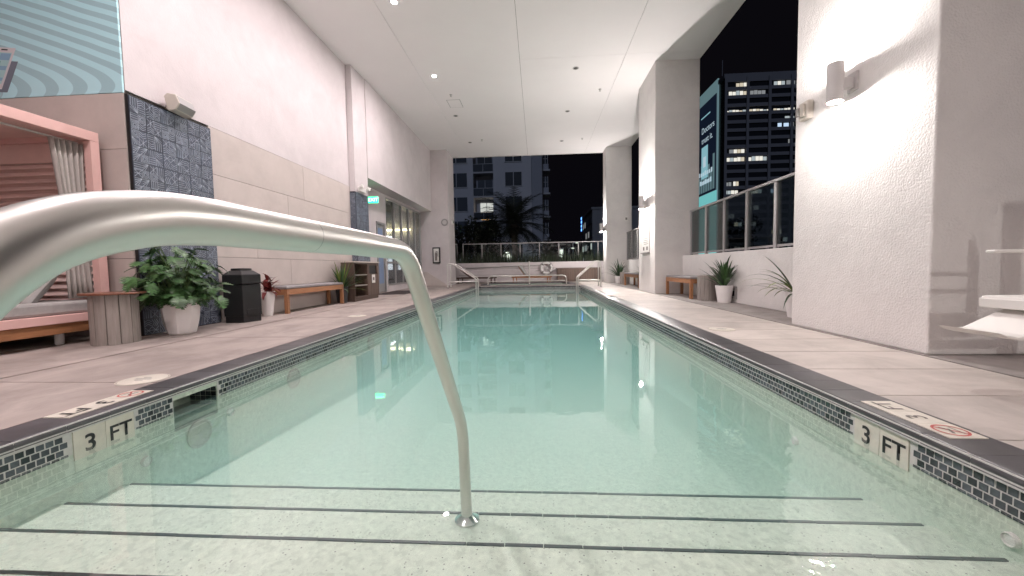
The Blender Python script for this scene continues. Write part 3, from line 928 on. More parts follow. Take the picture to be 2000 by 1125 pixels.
sf = tag(empty('glass_storefront', (-5.24, 13.15, .2)), 'tall aluminium-framed glass storefront under the header on the left', 'storefront')
LSF, HSF = 4.08, 3.08
posts = [0, .80, 1.62, 2.44, 3.26, LSF-.06]
for p in posts:
    MB().box(-.06,p,0, .03,p+.06,HSF).build('mullion', M['alu'], sf, bevel=.004)
for z in (0, .78, HSF-.06):
    for k in range(5):
        MB().box(-.055,posts[k]+.061,z, .025,posts[k+1]-.001,z+.06).build('transom', M['alu'], sf)
for k in range(5):
    for z0, z1 in ((.061,.779),(.841,HSF-.061)):
        MB().box(-.018,posts[k]+.061,z0, -.010,posts[k+1]-.001,z1).build('pane', M['storeglass'], sf)
dr = tag(empty('lobby_door', (-5.24, 12.31, 0)), 'narrow framed door with blue notice beside the glass storefront', 'door')
for a in ((0,.0,.07,2.34),(.63,.0,.70,2.34)):
    MB().box(-.05,a[0],a[1], .06,a[2],a[3]).build('door_frame', M['alu'], dr, bevel=.004)
MB().box(-.05,.071,2.27, .06,.629,2.34).build('door_frame', M['alu'], dr)
leaf_o = MB().box(-.03,.075,.02, .02,.625,2.26).build('door_leaf', M['greyp'], dr)
MB().box(.021,.16,.3, .026,.54,2.15).build('blue_notice', M['bluepaper'], leaf_o)
MB().tube(smooth_path([(.025,.58,.95),(.07,.58,.95),(.07,.58,1.25),(.025,.58,1.25)], .02), .011, 8).build('handle', M['chrome'], leaf_o, 40)
dm = MB(); dm.box(0,0,0, .95,1.9,.012)
tag(dm.build('door_mat', M['mat_rubber'], loc=(-5.0,11.5,.0015)), 'dark doormat on the deck before the lobby door', 'doormat')

ex = tag(empty('exit_sign', (-5.02, 11.75, 2.82)), 'green lit EXIT sign projecting from the alcove wall', 'exit sign')
MB().box(-.17,-.02,0, .17,.02,.20).build('sign_body', M['white_plastic'], ex, bevel=.006)
MB().box(-.162,-.024,.008, .162,-.0205,.192).build('lit_face', E_EXIT, ex)
l = put('lettering', text_mesh('EXIT', .15, emis('exit_letters', (.55, 1, .78), 2.2), .02), ex); frame(l, (0,-.0262,.1), (1,0,0), (0,0,1))
MB().tube([(-.16,0,.1),(-.19,0,.1)], .02, 10).build('bracket', M['white_plastic'], ex)
gl_d = bpy.data.lights.new('exit_glow', 'AREA'); gl_d.energy = .5; gl_d.color = (.05,1,.45); gl_d.shape = 'RECTANGLE'; gl_d.size = .3; gl_d.size_y = .18
gl_o = bpy.data.objects.new('sign_light', gl_d); COL.objects.link(gl_o); gl_o.parent = ex; frame(gl_o, (0,-.03,.1), (1,0,0), (0,0,1))

em = tag(empty('emergency_light', (XS+.01, 10.05, 2.85)), 'twin-head emergency light on top of the dark pilaster tiles', 'emergency light')
MB().box(0,0,0, .08,.34,.12).build('battery_box', M['white_plastic'], em, bevel=.01)
for y in (-.02,.36):
    o = MB().lathe([(.03,0),(.055,.05),(.058,.09),(.05,.095),(.001,.085)], 16).build('lamp_head', M['white_plastic'], em, 40); o.location = (.07,y,.10); o.rotation_euler = (0,R(75),0)
sc = tag(empty('security_camera', (XS+.02, 10.6, 3.02)), 'small dome security camera at the corner above the emergency light', 'camera')
MB().box(-.01,-.03,-.05, .05,.03,.05).build('mount', M['white_plastic'], sc, bevel=.006)
MB().tube([(.05,0,0),(.13,-.02,-.02)], .03, 12).build('camera_body', M['white_plastic'], sc, 40)
MB().tube([(.131,-.0202,-.0202),(.137,-.0215,-.0215)], .022, 12).build('camera_lens', M['black'], sc, 40)

ws = tag(empty('wall_speaker', (XW+.06, 4.98, 2.97)), 'beige outdoor loudspeaker mounted above the dark tile panel', 'speaker')
o = MB().prism([(0,-.15,-.09),(.10,-.15,-.10),(.17,-.15,-.03),(.15,-.15,.09),(.05,-.15,.13),(0,-.15,.10)], (0,.30,0)).build('cabinet', M['cream'], ws, bevel=.012); o.rotation_euler = (0,R(-12),R(8))
o = MB().prism([(.105,-.135,-.092),(.168,-.135,-.028),(.152,-.135,.075),(.148,-.135,.075),(.16,-.135,-.03),(.10,-.135,-.085)], (0,.27,0)).build('grille', M['greyp'], ws); o.rotation_euler = (0,R(-12),R(8)); o.location = (.004,0,0)
MB().box(-.10,-.05,-.03, .01,.05,.04).build('bracket', M['cream'], ws)

fe = tag(empty('extinguisher_cabinet', (-4.52, 17.245, 1.01)), 'dark framed fire extinguisher cabinet on the end pier', 'cabinet')
MB().box(-.17,-.09,0, .17,-.001,.72).build('cabinet_frame', M['black'], fe, bevel=.006)
MB().box(-.12,-.093,.06, .12,-.0905,.66).build('glass_door', M['white_plastic'], fe)
MB().lathe([(.05,0),(.05,.30),(.03,.36),(.015,.38),(.015,.42)], 14, (0,-.12,.12)).build('extinguisher', M['faded'], fe, 40)
MB().tube(smooth_path([(0,-.12,.53),(.08,-.12,.52),(.08,-.12,.3)], .04), .01, 8).build('hose', M['black'], fe, 40)
for k, (loc, ry, lab) in enumerate(((( -4.12,17.245,2.84), 0, 'round grey speaker disc high on the end pier'), ((-3.935,17.85,2.90), 1, 'white horn strobe on the inner side of the end pier'))):
    e = tag(empty('alarm_horn', loc), lab, 'alarm')
    if k == 0:
        o = MB().lathe([(.16,0),(.16,.02),(.12,.035),(.001,.03)], 20).build('speaker_disc', M['greyp'], e, 40); o.rotation_euler = (R(90),0,0)
        o = MB().lathe([(.1,.031),(.095,.04),(.001,.036)], 20).build('speaker_cone', M['sconce'], e, 40); o.rotation_euler = (R(90),0,0)
    else:
        MB().box(0,-.08,-.1, .07,.08,.1).build('housing', M['white_plastic'], e, bevel=.01)
        MB().box(.071,-.05,-.04, .10,.05,.05).build('strobe_lens', M['lens'], e, bevel=.01)

# ================================================================== LIGHTS
def downlight(x, y, lit, label):
    e = empty('ceiling_downlight', (x, y, ZC))
    MB().lathe([(.085,.0),(.085,-.008),(.062,-.010),(.060,.0)], 24, cap=False).build('trim_ring', M['sconce'], e, 40)
    MB().lathe([(.060,-.001),(.056,-.012),(.040,-.022),(.001,-.026)], 24, cap=False).build('lens', E_LAMP if lit else M['unlit'], e, 60)
    if lit:
        ld = bpy.data.lights.new('downlight', 'AREA'); ld.energy = DOWN_W; ld.color = (1,.885,.90)
        ld.shape = 'DISK'; ld.size = .12
        lo = bpy.data.objects.new('bulb', ld); COL.objects.link(lo); lo.parent = e; lo.location = (0,0,-.04)
    return tag(e, label, 'downlight', 'recessed ceiling downlights')
for y, lit, lab in ((7.75,1,'lit recessed downlight at the top edge of the picture'),(10.72,1,'lit recessed downlight nearer the middle of the ceiling'),
                    (4.80,1,'lit recessed downlight overhead before the first one in view'),(1.85,1,'lit recessed downlight above the pool steps'),(-1.1,1,'lit recessed downlight behind the viewer'),
                    (13.52,0,'unlit recessed downlight left of the ceiling joint, first after the hatch'),(16.39,0,'unlit recessed downlight on the left nearest the far opening')):
    downlight(-2.745, y, lit, lab)
for y, lab in ((10.69,'unlit recessed downlight right of centre, the largest of three'),(13.54,'unlit recessed downlight right of centre, middle of three'),(16.64,'unlit recessed downlight right of centre nearest the far opening')):
    downlight(1.104, y, 0, lab)
for (x, y, lab) in ((1.95,12.0,'small sprinkler head on the ceiling near the middle pillar'),(1.93,16.41,'small sprinkler head on the ceiling near the farthest pillar'),(-2.55,11.9,'small sprinkler head beside the ceiling hatch'),(-2.2,16.1,'small sprinkler head on the far left of the ceiling')):
    o = MB().lathe([(.045,-.001),(.045,-.008),(.018,-.012),(.012,-.05),(.03,-.055),(.03,-.06),(.001,-.062)], 14, (0,0,0)).build('sprinkler_head', M['sconce'], smooth=40, loc=(x,y,ZC))
    tag(o, lab, 'sprinkler', 'ceiling sprinkler heads')
o = empty('access_hatch', (-2.56,12.55,ZC)); tag(o, 'square access hatch in the ceiling beyond the second lit downlight', 'hatch')
MB().box(-.2,-.28,-.006, .2,.28,-.001).build('hatch_lid', M['ceiling'], o); MB().box(-.215,-.295,-.003, .215,.295,-.0006).build('hatch_frame', M['greyp'], o)

def sconce(y, label, k=1.0):
    e = empty('wall_sconce', (2.955, y, 2.335))
    H = .37; r = .068
    b = MB(); b.lathe([(r-.005,0),(r,0),(r,H),(r-.005,H),(r-.005,H-.001)], 32, cap=False)
    b.lathe([(r-.006,H-.002),(r-.006,.002)], 32, cap=False)
    b.build('cylinder_shade', M['sconce'], e, 40)
    MB().lathe([(r-.007,H/2-.01),(r-.007,H/2+.01)], 24).build('lamp_divider', M['sconce'], e)
    MB().box(r-.005,-.03,H/2-.06, XP-2.955-.022,.03,H/2+.04).build('arm', M['sconce'], e, bevel=.004)
    MB().box(XP-2.955-.0215,-.06,H/2-.09, XP-2.955-.0005,.06,H/2+.09).build('back_plate', M['sconce'], e, bevel=.004)
    for s, z in ((1,H-.006),(-1,.006)):
        MB().lathe([(r-.007,0),(.001,.001*s)], 20, (0,0,z-.024*s), cap=False).build('lamp_lens', E_SCON, e)
        ld = bpy.data.lights.new('sconce_lamp', 'POINT'); ld.energy = SCON_W*k; ld.color = (1,.945,.905)
        ld.shadow_soft_size = .022
        lo = bpy.data.objects.new('bulb', ld); COL.objects.link(lo); lo.parent = e; lo.location = (0,0,z+.004*s)
    return tag(e, label, 'sconce', 'up-and-down cylinder sconces')
sconce(4.10, 'large white cylinder sconce on the nearest textured pillar', .38)
sconce(11.2, 'glowing cylinder sconce above the rules board on the middle pillar', 1.3)
sconce(18.05, 'glowing cylinder sconce on the farthest pillar', 1.4)
sconce(-3.1, 'added unseen cylinder sconce behind the viewer, fill for the near end', 1.0)  # unseen lamp added to lift the light around the viewer

hs = tag(empty('horn_strobe', (XP, 4.72, 2.39)), 'white horn strobe left of the large sconce on the nearest pillar', 'alarm')
MB().box(-.075,-.075,0, -.0005,.075,.20).build('housing', M['cream'], hs, bevel=.014)
MB().box(-.10,-.045,.03, -.0755,.02,.17).build('strobe_cover', M['cream'], hs, bevel=.01)
MB().box(-.115,.025,.05, -.076,.07,.15).build('strobe_lens', M['lens'], hs, bevel=.012)
hs2 = tag(empty('horn_strobe', (4.0, 17.719, 2.85)), 'small white horn strobe at the outer edge of the farthest pillar', 'alarm')
MB().box(-.07,-.07,-.1, .07,-.0005,.1).build('housing', M['white_plastic'], hs2, bevel=.01)
MB().box(-.04,-.095,-.05, .04,-.0705,.05).build('strobe_lens', M['lens'], hs2, bevel=.008)

rb_ = tag(empty('rules_board', (XP, 10.98, 1.13)), 'tall white pool rules board on the middle pillar under the sconce', 'sign')
M['board'] = mat('board', (.70,.68,.66), .35)
MB().box(-.022,0,0, -.0005,.72,1.22).build('board', M['board'], rb_, bevel=.006)
for k in range(17):
    MB().box(-.0235,.08,1.06-.052*k, -.0225,.08+random.uniform(.40,.56),1.073-.052*k).build('print_line', M['faded'], rb_)
MB().box(-.0235,.1,1.12, -.0225,.62,1.16).build('print_line', M['faded'], rb_)
for y in (.12,.46):
    MB().box(-.0235,y,.06, -.0225,y+.15,.16).build('print_block', M['faded'], rb_)
MB().box(-.07,.0,-.035, -.0005,.72,-.004).build('board_ledge', M['greyp'], rb_)

# ================================================================== FENCES
def fence(name, org, rz, L, H, pitch, label, zb=0, pw=.05):
    e = tag(empty(name, org, rz), label, 'fence', 'glass panel fences')
    n = max(1, round(L/pitch)); 
    for k in range(n+1):
        x = L*k/n
        MB().box(x-pw/2,-.03,0, x+pw/2,.03,H-.045).build('post', M['fence'], e, bevel=.003)
        if k < n:
            x2 = L*(k+1)/n
            MB().box(x+pw/2+.004,-.006,.075, x2-pw/2-.004,.006,H-.05).build('glass_panel', M['glass'], e)
            MB().box(x+pw/2+.001,-.015,.035, x2-pw/2-.001,.015,.072).build('bottom_rail', M['fence'], e)
    MB().box(-pw/2,-.04,H-.045, L+pw/2,.04,H).build('top_rail', M['fence'], e, bevel=.004)
    return e
fence('glass_fence', (4.05,5.05,1.0), R(90), 5.4, 1.17, .9, 'glass fence on the parapet before the office tower', pw=.075)
fence('glass_fence', (4.05,12.22,1.0), R(90), 5.42, 1.25, .9, 'glass fence on the parapet between middle and farthest pillar', pw=.075)
fence('glass_fence', (4.05,-2.2,1.0), R(90), 5.4, 1.17, .9, 'glass fence on the parapet beside the pool lift', pw=.075)
fence('glass_fence', (-4.06,21.15,.86), 0, 8.4, 1.25, 1.05, 'glass fence behind the planter at the far end', pw=.045)
fence('glass_fence', (-4.4,20.6,.0), R(90), .5, 2.1, .5, 'short return of glass fence beside the end pier', pw=.045)

# ================================================================== HANDRAILS
hr = tag(empty('pool_handrail', (-.335, .14, 0)), 'large stainless steel handrail arching over the pool steps in the foreground', 'handrail')
path = [(0,-.01,0),(0,-.005,.54),(0,.015,.68),(0,.05,.742),(0,.10,.785),(0,.165,.806),(0,.23,.812),(0,.32,.812),(0,.55,.812)]
def catmull(P, n=8):
    P = [Vector(p) for p in P]; out = []
    for i in range(len(P)-1):
        p0, p1, p2, p3 = P[max(i-1,0)], P[i], P[i+1], P[min(i+2,len(P)-1)]
        for k in range(n):
            t = k/n
            out.append(.5*((2*p1)+(p2-p0)*t+(2*p0-5*p1+4*p2-p3)*t*t+(3*p1-p0-3*p2+p3)*t**3))
    out.append(P[-1]); return out
top = catmull(path, 8)
rest = smooth_path([(0,.55,.812),(0,.835,.808),(0,1.495,.068),(0,1.545,-.385)], [.085,.10], 10)
MB().tube(top+rest[1:], .0241, 28).build('rail_tube', M['steel'], hr, 60)
MB().tube([(0,.4085,.8121),(0,.4095,.8121)], .02425, 28).build('weld_seam', M['greyp'], hr)
o = MB().lathe([(.055,0),(.055,.006),(.032,.022),(.026,.03)], 28).build('escutcheon', M['chrome'], hr, 40); o.location = (0,1.545,-.386)
o = MB().lathe([(.055,0),(.055,.006),(.032,.022),(.026,.03)], 28).build('escutcheon', M['chrome'], hr, 40); o.location = (0,0,0)

def corner_rail(xs, y, label):
    """pair of ladder rails from the deck over the coping into the pool corner; xs = foot x, pool x"""
    xf, xp = xs; s = 1 if xp > xf else -1
    e = tag(empty('ladder_rail', (xf, y, 0)), label, 'handrail', 'paired stainless rails at the far pool corners')
    d = xp-xf
    for dy in (0,.55):
        p = smooth_path([(0,dy,0),(0,dy,.93),(s*.16,dy,.96),(d,dy,.36),(d,dy,-.75)], [.10,.08,.08], 6)
        MB().tube(p, .024, 12).build('rail_tube', M['steel'], e, 50)
        MB().tube([(s*.025,dy,.25),(d-s*.025,dy,.25)], .02, 10).build('cross_bar', M['steel'], e, 50)
        MB().lathe([(.05,0),(.05,.006),(.028,.02)], 16, (0,dy,.001)).build('escutcheon', M['chrome'], e, 40)
    return e
corner_rail((-3.42,-2.33), 14.55, 'paired stainless ladder rails at the far left pool corner')
corner_rail((2.33,1.50), 14.35, 'paired stainless ladder rails at the far right pool corner')
sr = tag(empty('spa_rail', (-2.15, 16.72, 0)), 'low horizontal stainless rail along the near edge of the spa', 'handrail')
MB().tube(smooth_path([(0,0,0),(0,0,.40),(3.4,0,.40),(3.4,0,0)], .22, 8), .026, 12).build('rail_tube', M['steel'], sr, 50)
MB().tube([(.05,0,.17),(3.35,0,.17)], .02, 10).build('cross_bar', M['steel'], sr, 50)
for x in (0,3.4): MB().lathe([(.05,0),(.05,.006),(.03,.02)], 16, (x,0,.011)).build('escutcheon', M['chrome'], sr, 40)
sp = tag(empty('spa_post', (-.34, 16.76, 0)), 'single upright stainless grab post in front of the spa', 'handrail')
MB().tube([(0,.05,0),(0,.05,.5),(0,.05,1.02)], .03, 12).build('post_tube', M['steel'], sp, 50)
MB().lathe([(.06,0),(.06,.006),(.035,.02)], 16, (0,.05,.011)).build('escutcheon', M['chrome'], sp, 40)

# ================================================================== DECK LIDS
lid_src = None
for (x, y, lab) in ((-2.84,2.56,'round pale skimmer lid in the left deck by the depth marker'),(-3.0,6.2,'round pale skimmer lid in the left deck by the bench'),
                    (2.14,4.62,'round pale skimmer lid in the right deck before the nearest pillar')):
    e = tag(empty('skimmer_lid', (x,y,0)), lab, 'skimmer lid', 'round skimmer lids in the deck')
    MB().lathe([(.135,.0005),(.135,.0035),(.128,.005),(.001,.005)], 28).build('lid', M['white_tile'], e, 30)
    MB().lathe([(.148,.0004),(.148,.003),(.137,.003)], 28, cap=False).build('lid_ring', M['cream'], e, 30)
    b = MB(); b.box(-.06,-.008,.0052, .06,.008,.0058); b.box(-.03,.03,.0052, .03,.038,.0058); b.box(-.03,-.038,.0052, .03,-.03,.0058); b.build('lid_marking', M['greyp'], e)

# ================================================================== CABANA DAYBED
cb = tag(empty('cabana_daybed', (-5.1, 4.28, 0)), 'pink framed cabana daybed with slatted end wall beside the mural', 'daybed')
def C(b, name, mt, **k): return b.build(name, mt, cb, **k)
for (x, y) in ((-.045,-.045),(-.045,-2.35),(-1.45,-.045),(-1.45,-2.35)):
    C(MB().box(x-.045,y-.045,.20, x+.045,y+.045,2.30), 'post', M['pink'], bevel=.004)
C(MB().box(-.09,-2.40,2.301, .0,.0,2.41), 'beam', M['pink'], bevel=.004)
C(MB().box(-1.50,-2.40,2.301, -1.41,.0,2.41), 'beam', M['pink'], bevel=.004)
C(MB().box(-1.409,-.09,2.301, -.091,.0,2.41), 'beam', M['pink'], bevel=.004)
C(MB().box(-1.409,-2.40,2.301, -.091,-2.31,2.41), 'beam', M['pink'], bevel=.004)
C(MB().box(-1.405,-2.305,2.36, -.095,-.095,2.385), 'roof_panel', M['pinkceil'])
C(MB().tube([(-.15,-2.3,2.27),(-.15,-.10,2.27)], .012, 8), 'curtain_rail', M['curtain'])
C(MB().box(-1.40,-.055,2.08, -.095,-.035,2.298), 'end_fascia', M['pinkceil'])
for k in range(20):
    z = 2.03-.083*k
    b = MB(); b.prism([(-1.40,-.075,z-.012),(-1.40,-.060,z+.018),(-1.40,-.030,z+.034),(-1.40,-.022,z+.026),(-1.40,-.050,z+.006),(-1.40,-.060,z-.018)], (1.305,0,0))
    C(b, 'slat', M['pinkslat'])
C(MB().box(-1.40,-.019,.35, -.095,-.012,2.08), 'end_panel', M['pinkceil'])
for k in range(22):
    z = 2.15-.083*k
    C(MB().box(-1.49,-2.30,z-.03, -1.455,-.10,z+.03), 'slat', M['pinkslat'])
C(MB().box(-1.48,-2.38,.245, .02,-.02,.335), 'platform', M['pink'], bevel=.006)
C(MB().box(-1.46,-2.36,.135, .0,-.04,.244), 'base_frame', M['teak'], bevel=.004)
for (x, y) in ((-.16,-.40),(-.16,-1.4),(-.16,-2.2),(-1.35,-.40),(-1.35,-2.2)):
    C(MB().lathe([(.03,0),(.038,.01),(.038,.134)], 14, (x,y,0)), 'leg', M['whitepot'], smooth=40)
C(MB().box(-1.40,-2.28,.336, -.02,-.12,.475), 'mattress', M['cushion'], bevel=.03)

def pillow(name, loc, rot, s, t, mt, label):
    n = 14; b = MB()
    for sg in (1, -1):
        base = len(b.v)
        for i in range(n+1):
            for j in range(n+1):
                u, v = -1+2*i/n, -1+2*j/n
                h = t*(max(0, 1-u**4)*max(0, 1-v**4))**.55
                px = u*(1-.06*(1-abs(v))**.5*0-.07*(1-v*v)); py = v*(1-.07*(1-u*u))
                b.v.append((px*s/2*1.03, py*s/2*1.03, sg*h+random.uniform(-.002,.002)*(h > .001)))
        for i in range(n):
            for j in range(n):
                q = (base+i*(n+1)+j, base+(i+1)*(n+1)+j, base+(i+1)*(n+1)+j+1, base+i*(n+1)+j+1)
                b.face(q if sg > 0 else q[::-1])
    o = b.build(name, mt, smooth=80); o.location = loc; o.rotation_euler = rot
    return tag(o, label, 'cushion', 'scatter cushions on the daybed')
pillow('cushion', (-5.50,3.80,.60), (R(52),R(-4),R(-4)), .46, .085, M['cushion'], 'light grey scatter cushion leaning at the end of the daybed')
pillow('cushion', (-5.98,3.72,.62), (R(58),R(6),R(10)), .46, .085, M['cushdark'], 'darker grey scatter cushion behind the handrail on the daybed')

b = MB(); n = 46; zs = [2.26,2.05,1.7,1.3,.95,.7,.50]
for j, z in enumerate(zs):
    for i in range(n):
        t = i/(n-1)
        pinch = 1-.25*math.sin(math.pi*min(1, (2.26-z)/1.5))
        sh = .06*(2.26-z)/1.76
        a = .028*(1+.3*math.sin(7*t+z))
        b.v.append((a*math.sin(t*math.pi*2*5.5+.35*math.sin(z*2.2)), (t-.5)*.30*pinch+sh, z))
for j in range(len(zs)-1):
    for i in range(n-1):
        b.face((j*n+i, j*n+i+1, (j+1)*n+i+1, (j+1)*n+i))
o = b.build('curtain', M['curtain'], smooth=80, loc=(-5.235,4.055,0))
md = o.modifiers.new('thickness', 'SOLIDIFY'); md.thickness = .003
tag(o, 'gathered beige curtain hanging at the post of the pink cabana', 'curtain')

# ================================================================== FURNITURE
def drum_table(loc, r, h, label, top=True, staves=14, group='drum side tables'):
    e = tag(empty('drum_table', loc), label, 'side table', group)
    for k in range(staves):
        a0 = 2*math.pi*(k+.035)/staves; a1 = 2*math.pi*(k+.965)/staves
        pts = []
        for q in range(4):
            a = a0+(a1-a0)*q/3; pts.append((r*math.cos(a), r*math.sin(a), 0))
        for q in range(3,-1,-1):
            a = a0+(a1-a0)*q/3; pts.append(((r-.02)*math.cos(a), (r-.02)*math.sin(a), 0))
        MB().prism(pts, (0,0,h)).build('stave', M['greywood'], e)
    MB().lathe([(r-.021,.01),(r-.021,h-.01)], 24).build('core', M['joint'], e)
    if top:
        MB().lathe([(r*1.33,h+.001),(r*1.35,h+.006),(r*1.35,h+.018),(r*1.33,h+.022)], 36).build('table_top', M['walnut'], e, 30)
    return e
drum_table((-4.69,3.97,0), .20, .54, 'round stave side table with brown top beside the pink daybed', staves=12)
drum_table((3.60,8.42,0), .20, .52, 'grey stave drum stool between the right bench and the white pot', top=False)
drum_table((3.55,15.95,0), .19, .50, 'small drum stool beside the far bench beyond the middle pillar', top=False)

def bench(loc, W, L, label, H=.44, rz=0):
    e = tag(empty('wooden_bench', loc, rz), label, 'bench', 'teak benches with grey cushions')
    t = .065
    for x in (0, W-t):
        for y in (0, L-t):
            MB().box(x,y,0, x+t,y+t,H).build('leg', M['teak'], e, bevel=.004)
    for x in (.005, W-.035):
        MB().box(x,t+.001,H-.10, x+.03,L-t-.001,H-.002).build('apron', M['teak'], e, bevel=.003)
    for y in (.005, L-.035):
        MB().box(t+.001,y,H-.10, W-t-.001,y+.03,H-.002).build('apron', M['teakx'], e, bevel=.003)
    n = 5; w = (W-.075)/n
    for k in range(n):
        MB().box(.038+w*k,.04,H-.028, .038+w*k+w-.008,L-.04,H-.004).build('seat_slat', M['teak'], e)
    MB().box(.0,.0,H+.001, W,L,H+.055).build('cushion_pad', M['cushbench'], e, bevel=.018)
    return e
bench((-4.84,6.60,0), .38, 2.02, 'teak bench with grey cushion between the black bin and the cabinet')
bench((3.36,8.72,0), .43, 1.62, 'teak bench with grey cushion against the middle pillar')
bench((3.38,13.2,0), .42, 2.1, 'teak bench half hidden beyond the middle pillar')

bn = tag(empty('litter_bin', (-4.575,5.70,0)), 'black hexagonal litter bin with lid beside the potted monstera', 'litter bin')
rot = R(9)
MB().lathe([(.258,0),(.258,.10),(.272,.101),(.272,.57),(.268,.575)], 6, rot=rot).build('bin_body', M['binblack'], bn, bevel=.006)
lid_o = MB().lathe([(.268,.582),(.279,.586),(.279,.715),(.274,.725),(.17,.785),(.165,.785)], 6, rot=rot).build('bin_lid', M['binblack'], bn, bevel=.006)
MB().lathe([(.125,.80),(.135,.786),(.135,.815),(.12,.822)], 18).build('lid_knob', M['binblack'], lid_o, 40)
a = rot+R(-30)
o = MB().box(-.09,-.004,.12, .09,.004,.20).build('bin_hatch', M['binblack'], bn, bevel=.003); o.location = (.238*math.cos(a), .238*math.sin(a), 0); o.rotation_euler = (0,0,a+R(90))

kb = tag(empty('towel_cabinet', (-4.70,8.98,0)), 'dark wood towel cabinet with open shelves and a waste hatch', 'cabinet')
D, Lc, H = .33, 1.42, .95
def K(bm, n, mt='brownwood', **k): return bm.build(n, M[mt], kb, **k)
K(MB().box(0.02,.02,0, D-.02,Lc-.02,.085), 'plinth')
for i in range(3):
    K(MB().box(.0+D*i/3+.001,0,.086, D*(i+1)/3-.001,.022,H), 'side_plank')
K(MB().box(0,Lc-.022,.086, D,Lc,H), 'side_panel'); K(MB().box(.0,.023,.086, .02,Lc-.023,H), 'back_panel')
K(MB().box(.021,.023,.086, D,Lc-.023,.115), 'bottom_board')
K(MB().box(.021,.72,.116, D,.745,H), 'divider')
for z in (.37,.63): K(MB().box(.021,.023,z, D-.01,.719,z+.022), 'shelf', 'greywood')
K(MB().box(D-.02,.002+.021,H-.04, D-.0005,.719,H-.001), 'top_rail')
for i in range(4):
    K(MB().box(D-.02,.75+.162*i,.12, D+.002,.75+.162*i+.158,.66), 'door_plank')
K(MB().box(D-.02,.75,.662, D+.002,.83,H-.002), 'door_stile'); K(MB().box(D-.02,1.30,.662, D+.002,1.394,H-.002), 'door_stile')
K(MB().box(D-.02,.832,.88, D+.002,1.298,H-.002), 'door_rail')
K(MB().box(D-.10,.832,.662, D-.03,1.298,.879), 'waste_opening', 'black')
K(MB().box(D+.003,.97,.42, D+.006,1.17,.64), 'white_label', 'white_plastic'); K(MB().box(D+.0065,1.02,.49, D+.0072,1.12,.57), 'label_print', 'faded')
K(MB().box(-.015,-.02,H+.001, D+.025,Lc+.02,H+.03), 'counter_top', 'counter', bevel=.003)

# ---- pool lift
pl = tag(empty('pool_lift', (3.42,2.45,0)), 'white plastic pool lift chair with footrest at the right edge', 'pool lift')
def T(bm, n, mt='white_plastic', **k): return bm.build(n, M[mt], pl, **k)
T(MB().box(-.55,-.22,.50, -.05,.24,.53), 'seat', bevel=.012)
T(MB().box(-.56,-.22,.455, -.542,.24,.515), 'seat_lip', bevel=.006)
T(MB().box(-.52,-.235,.80, .0,-.18,.822), 'armrest', bevel=.008); T(MB().box(-.52,.20,.80, .0,.255,.822), 'armrest', bevel=.008)
T(MB().box(-.06,-.22,.535, -.02,.24,1.05), 'seat_back', bevel=.012)
for y in (-.20,.22):
    T(MB().tube([(-.03,y,.53),(-.03,y,.80)], .014, 10), 'arm_post')
pf = [(-.40,.485),(-.34,.455),(-.62,.325),(-.70,.305),(-.77,.308),(-.83,.325),(-.87,.350),(-.83,.338),(-.77,.328),(-.71,.335)]
T(MB().prism([(x,-.16,z) for x, z in pf], (0,.34,0)), 'footrest', bevel=.004)
o = T(MB().lathe([(.012,0),(.012,.01)], 10), 'bolt', 'black'); o.location = (-.335,-.223,.475); o.rotation_euler = (R(90),0,0)
T(MB().box(-.30,-.16,.40, -.22,.16,.498), 'seat_bracket', 'black', bevel=.004)
T(MB().box(-.25,-.04,.36, .22,.04,.40), 'swing_arm', bevel=.006)
T(MB().box(.14,-.06,.04, .26,.06,1.35), 'mast', bevel=.012); T(MB().box(.02,-.22,.0, .38,.22,.04), 'base_plate', bevel=.006)

# ---- wall vent
ve = tag(empty('wall_vent', (XQ,7.70,.08)), 'square grey vent box low on the right parapet', 'vent')
for a in ((0,0,.44,.03),(0,.21,.44,.24)):
    MB().box(-.03,a[0],a[1], -.0005,a[2],a[3]).build('vent_frame', M['greyp'], ve)
for a in ((0,.031,.05,.209),(.39,.031,.44,.209)):
    MB().box(-.03,a[0],a[1], -.0005,a[2],a[3]).build('vent_frame', M['greyp'], ve)
MB().box(-.008,.051,.031, -.0006,.389,.209).build('vent_recess', M['alu'], ve)
MB().box(-.022,.08,.05, -.009,.36,.15).build('vent_flap', M['black'], ve)

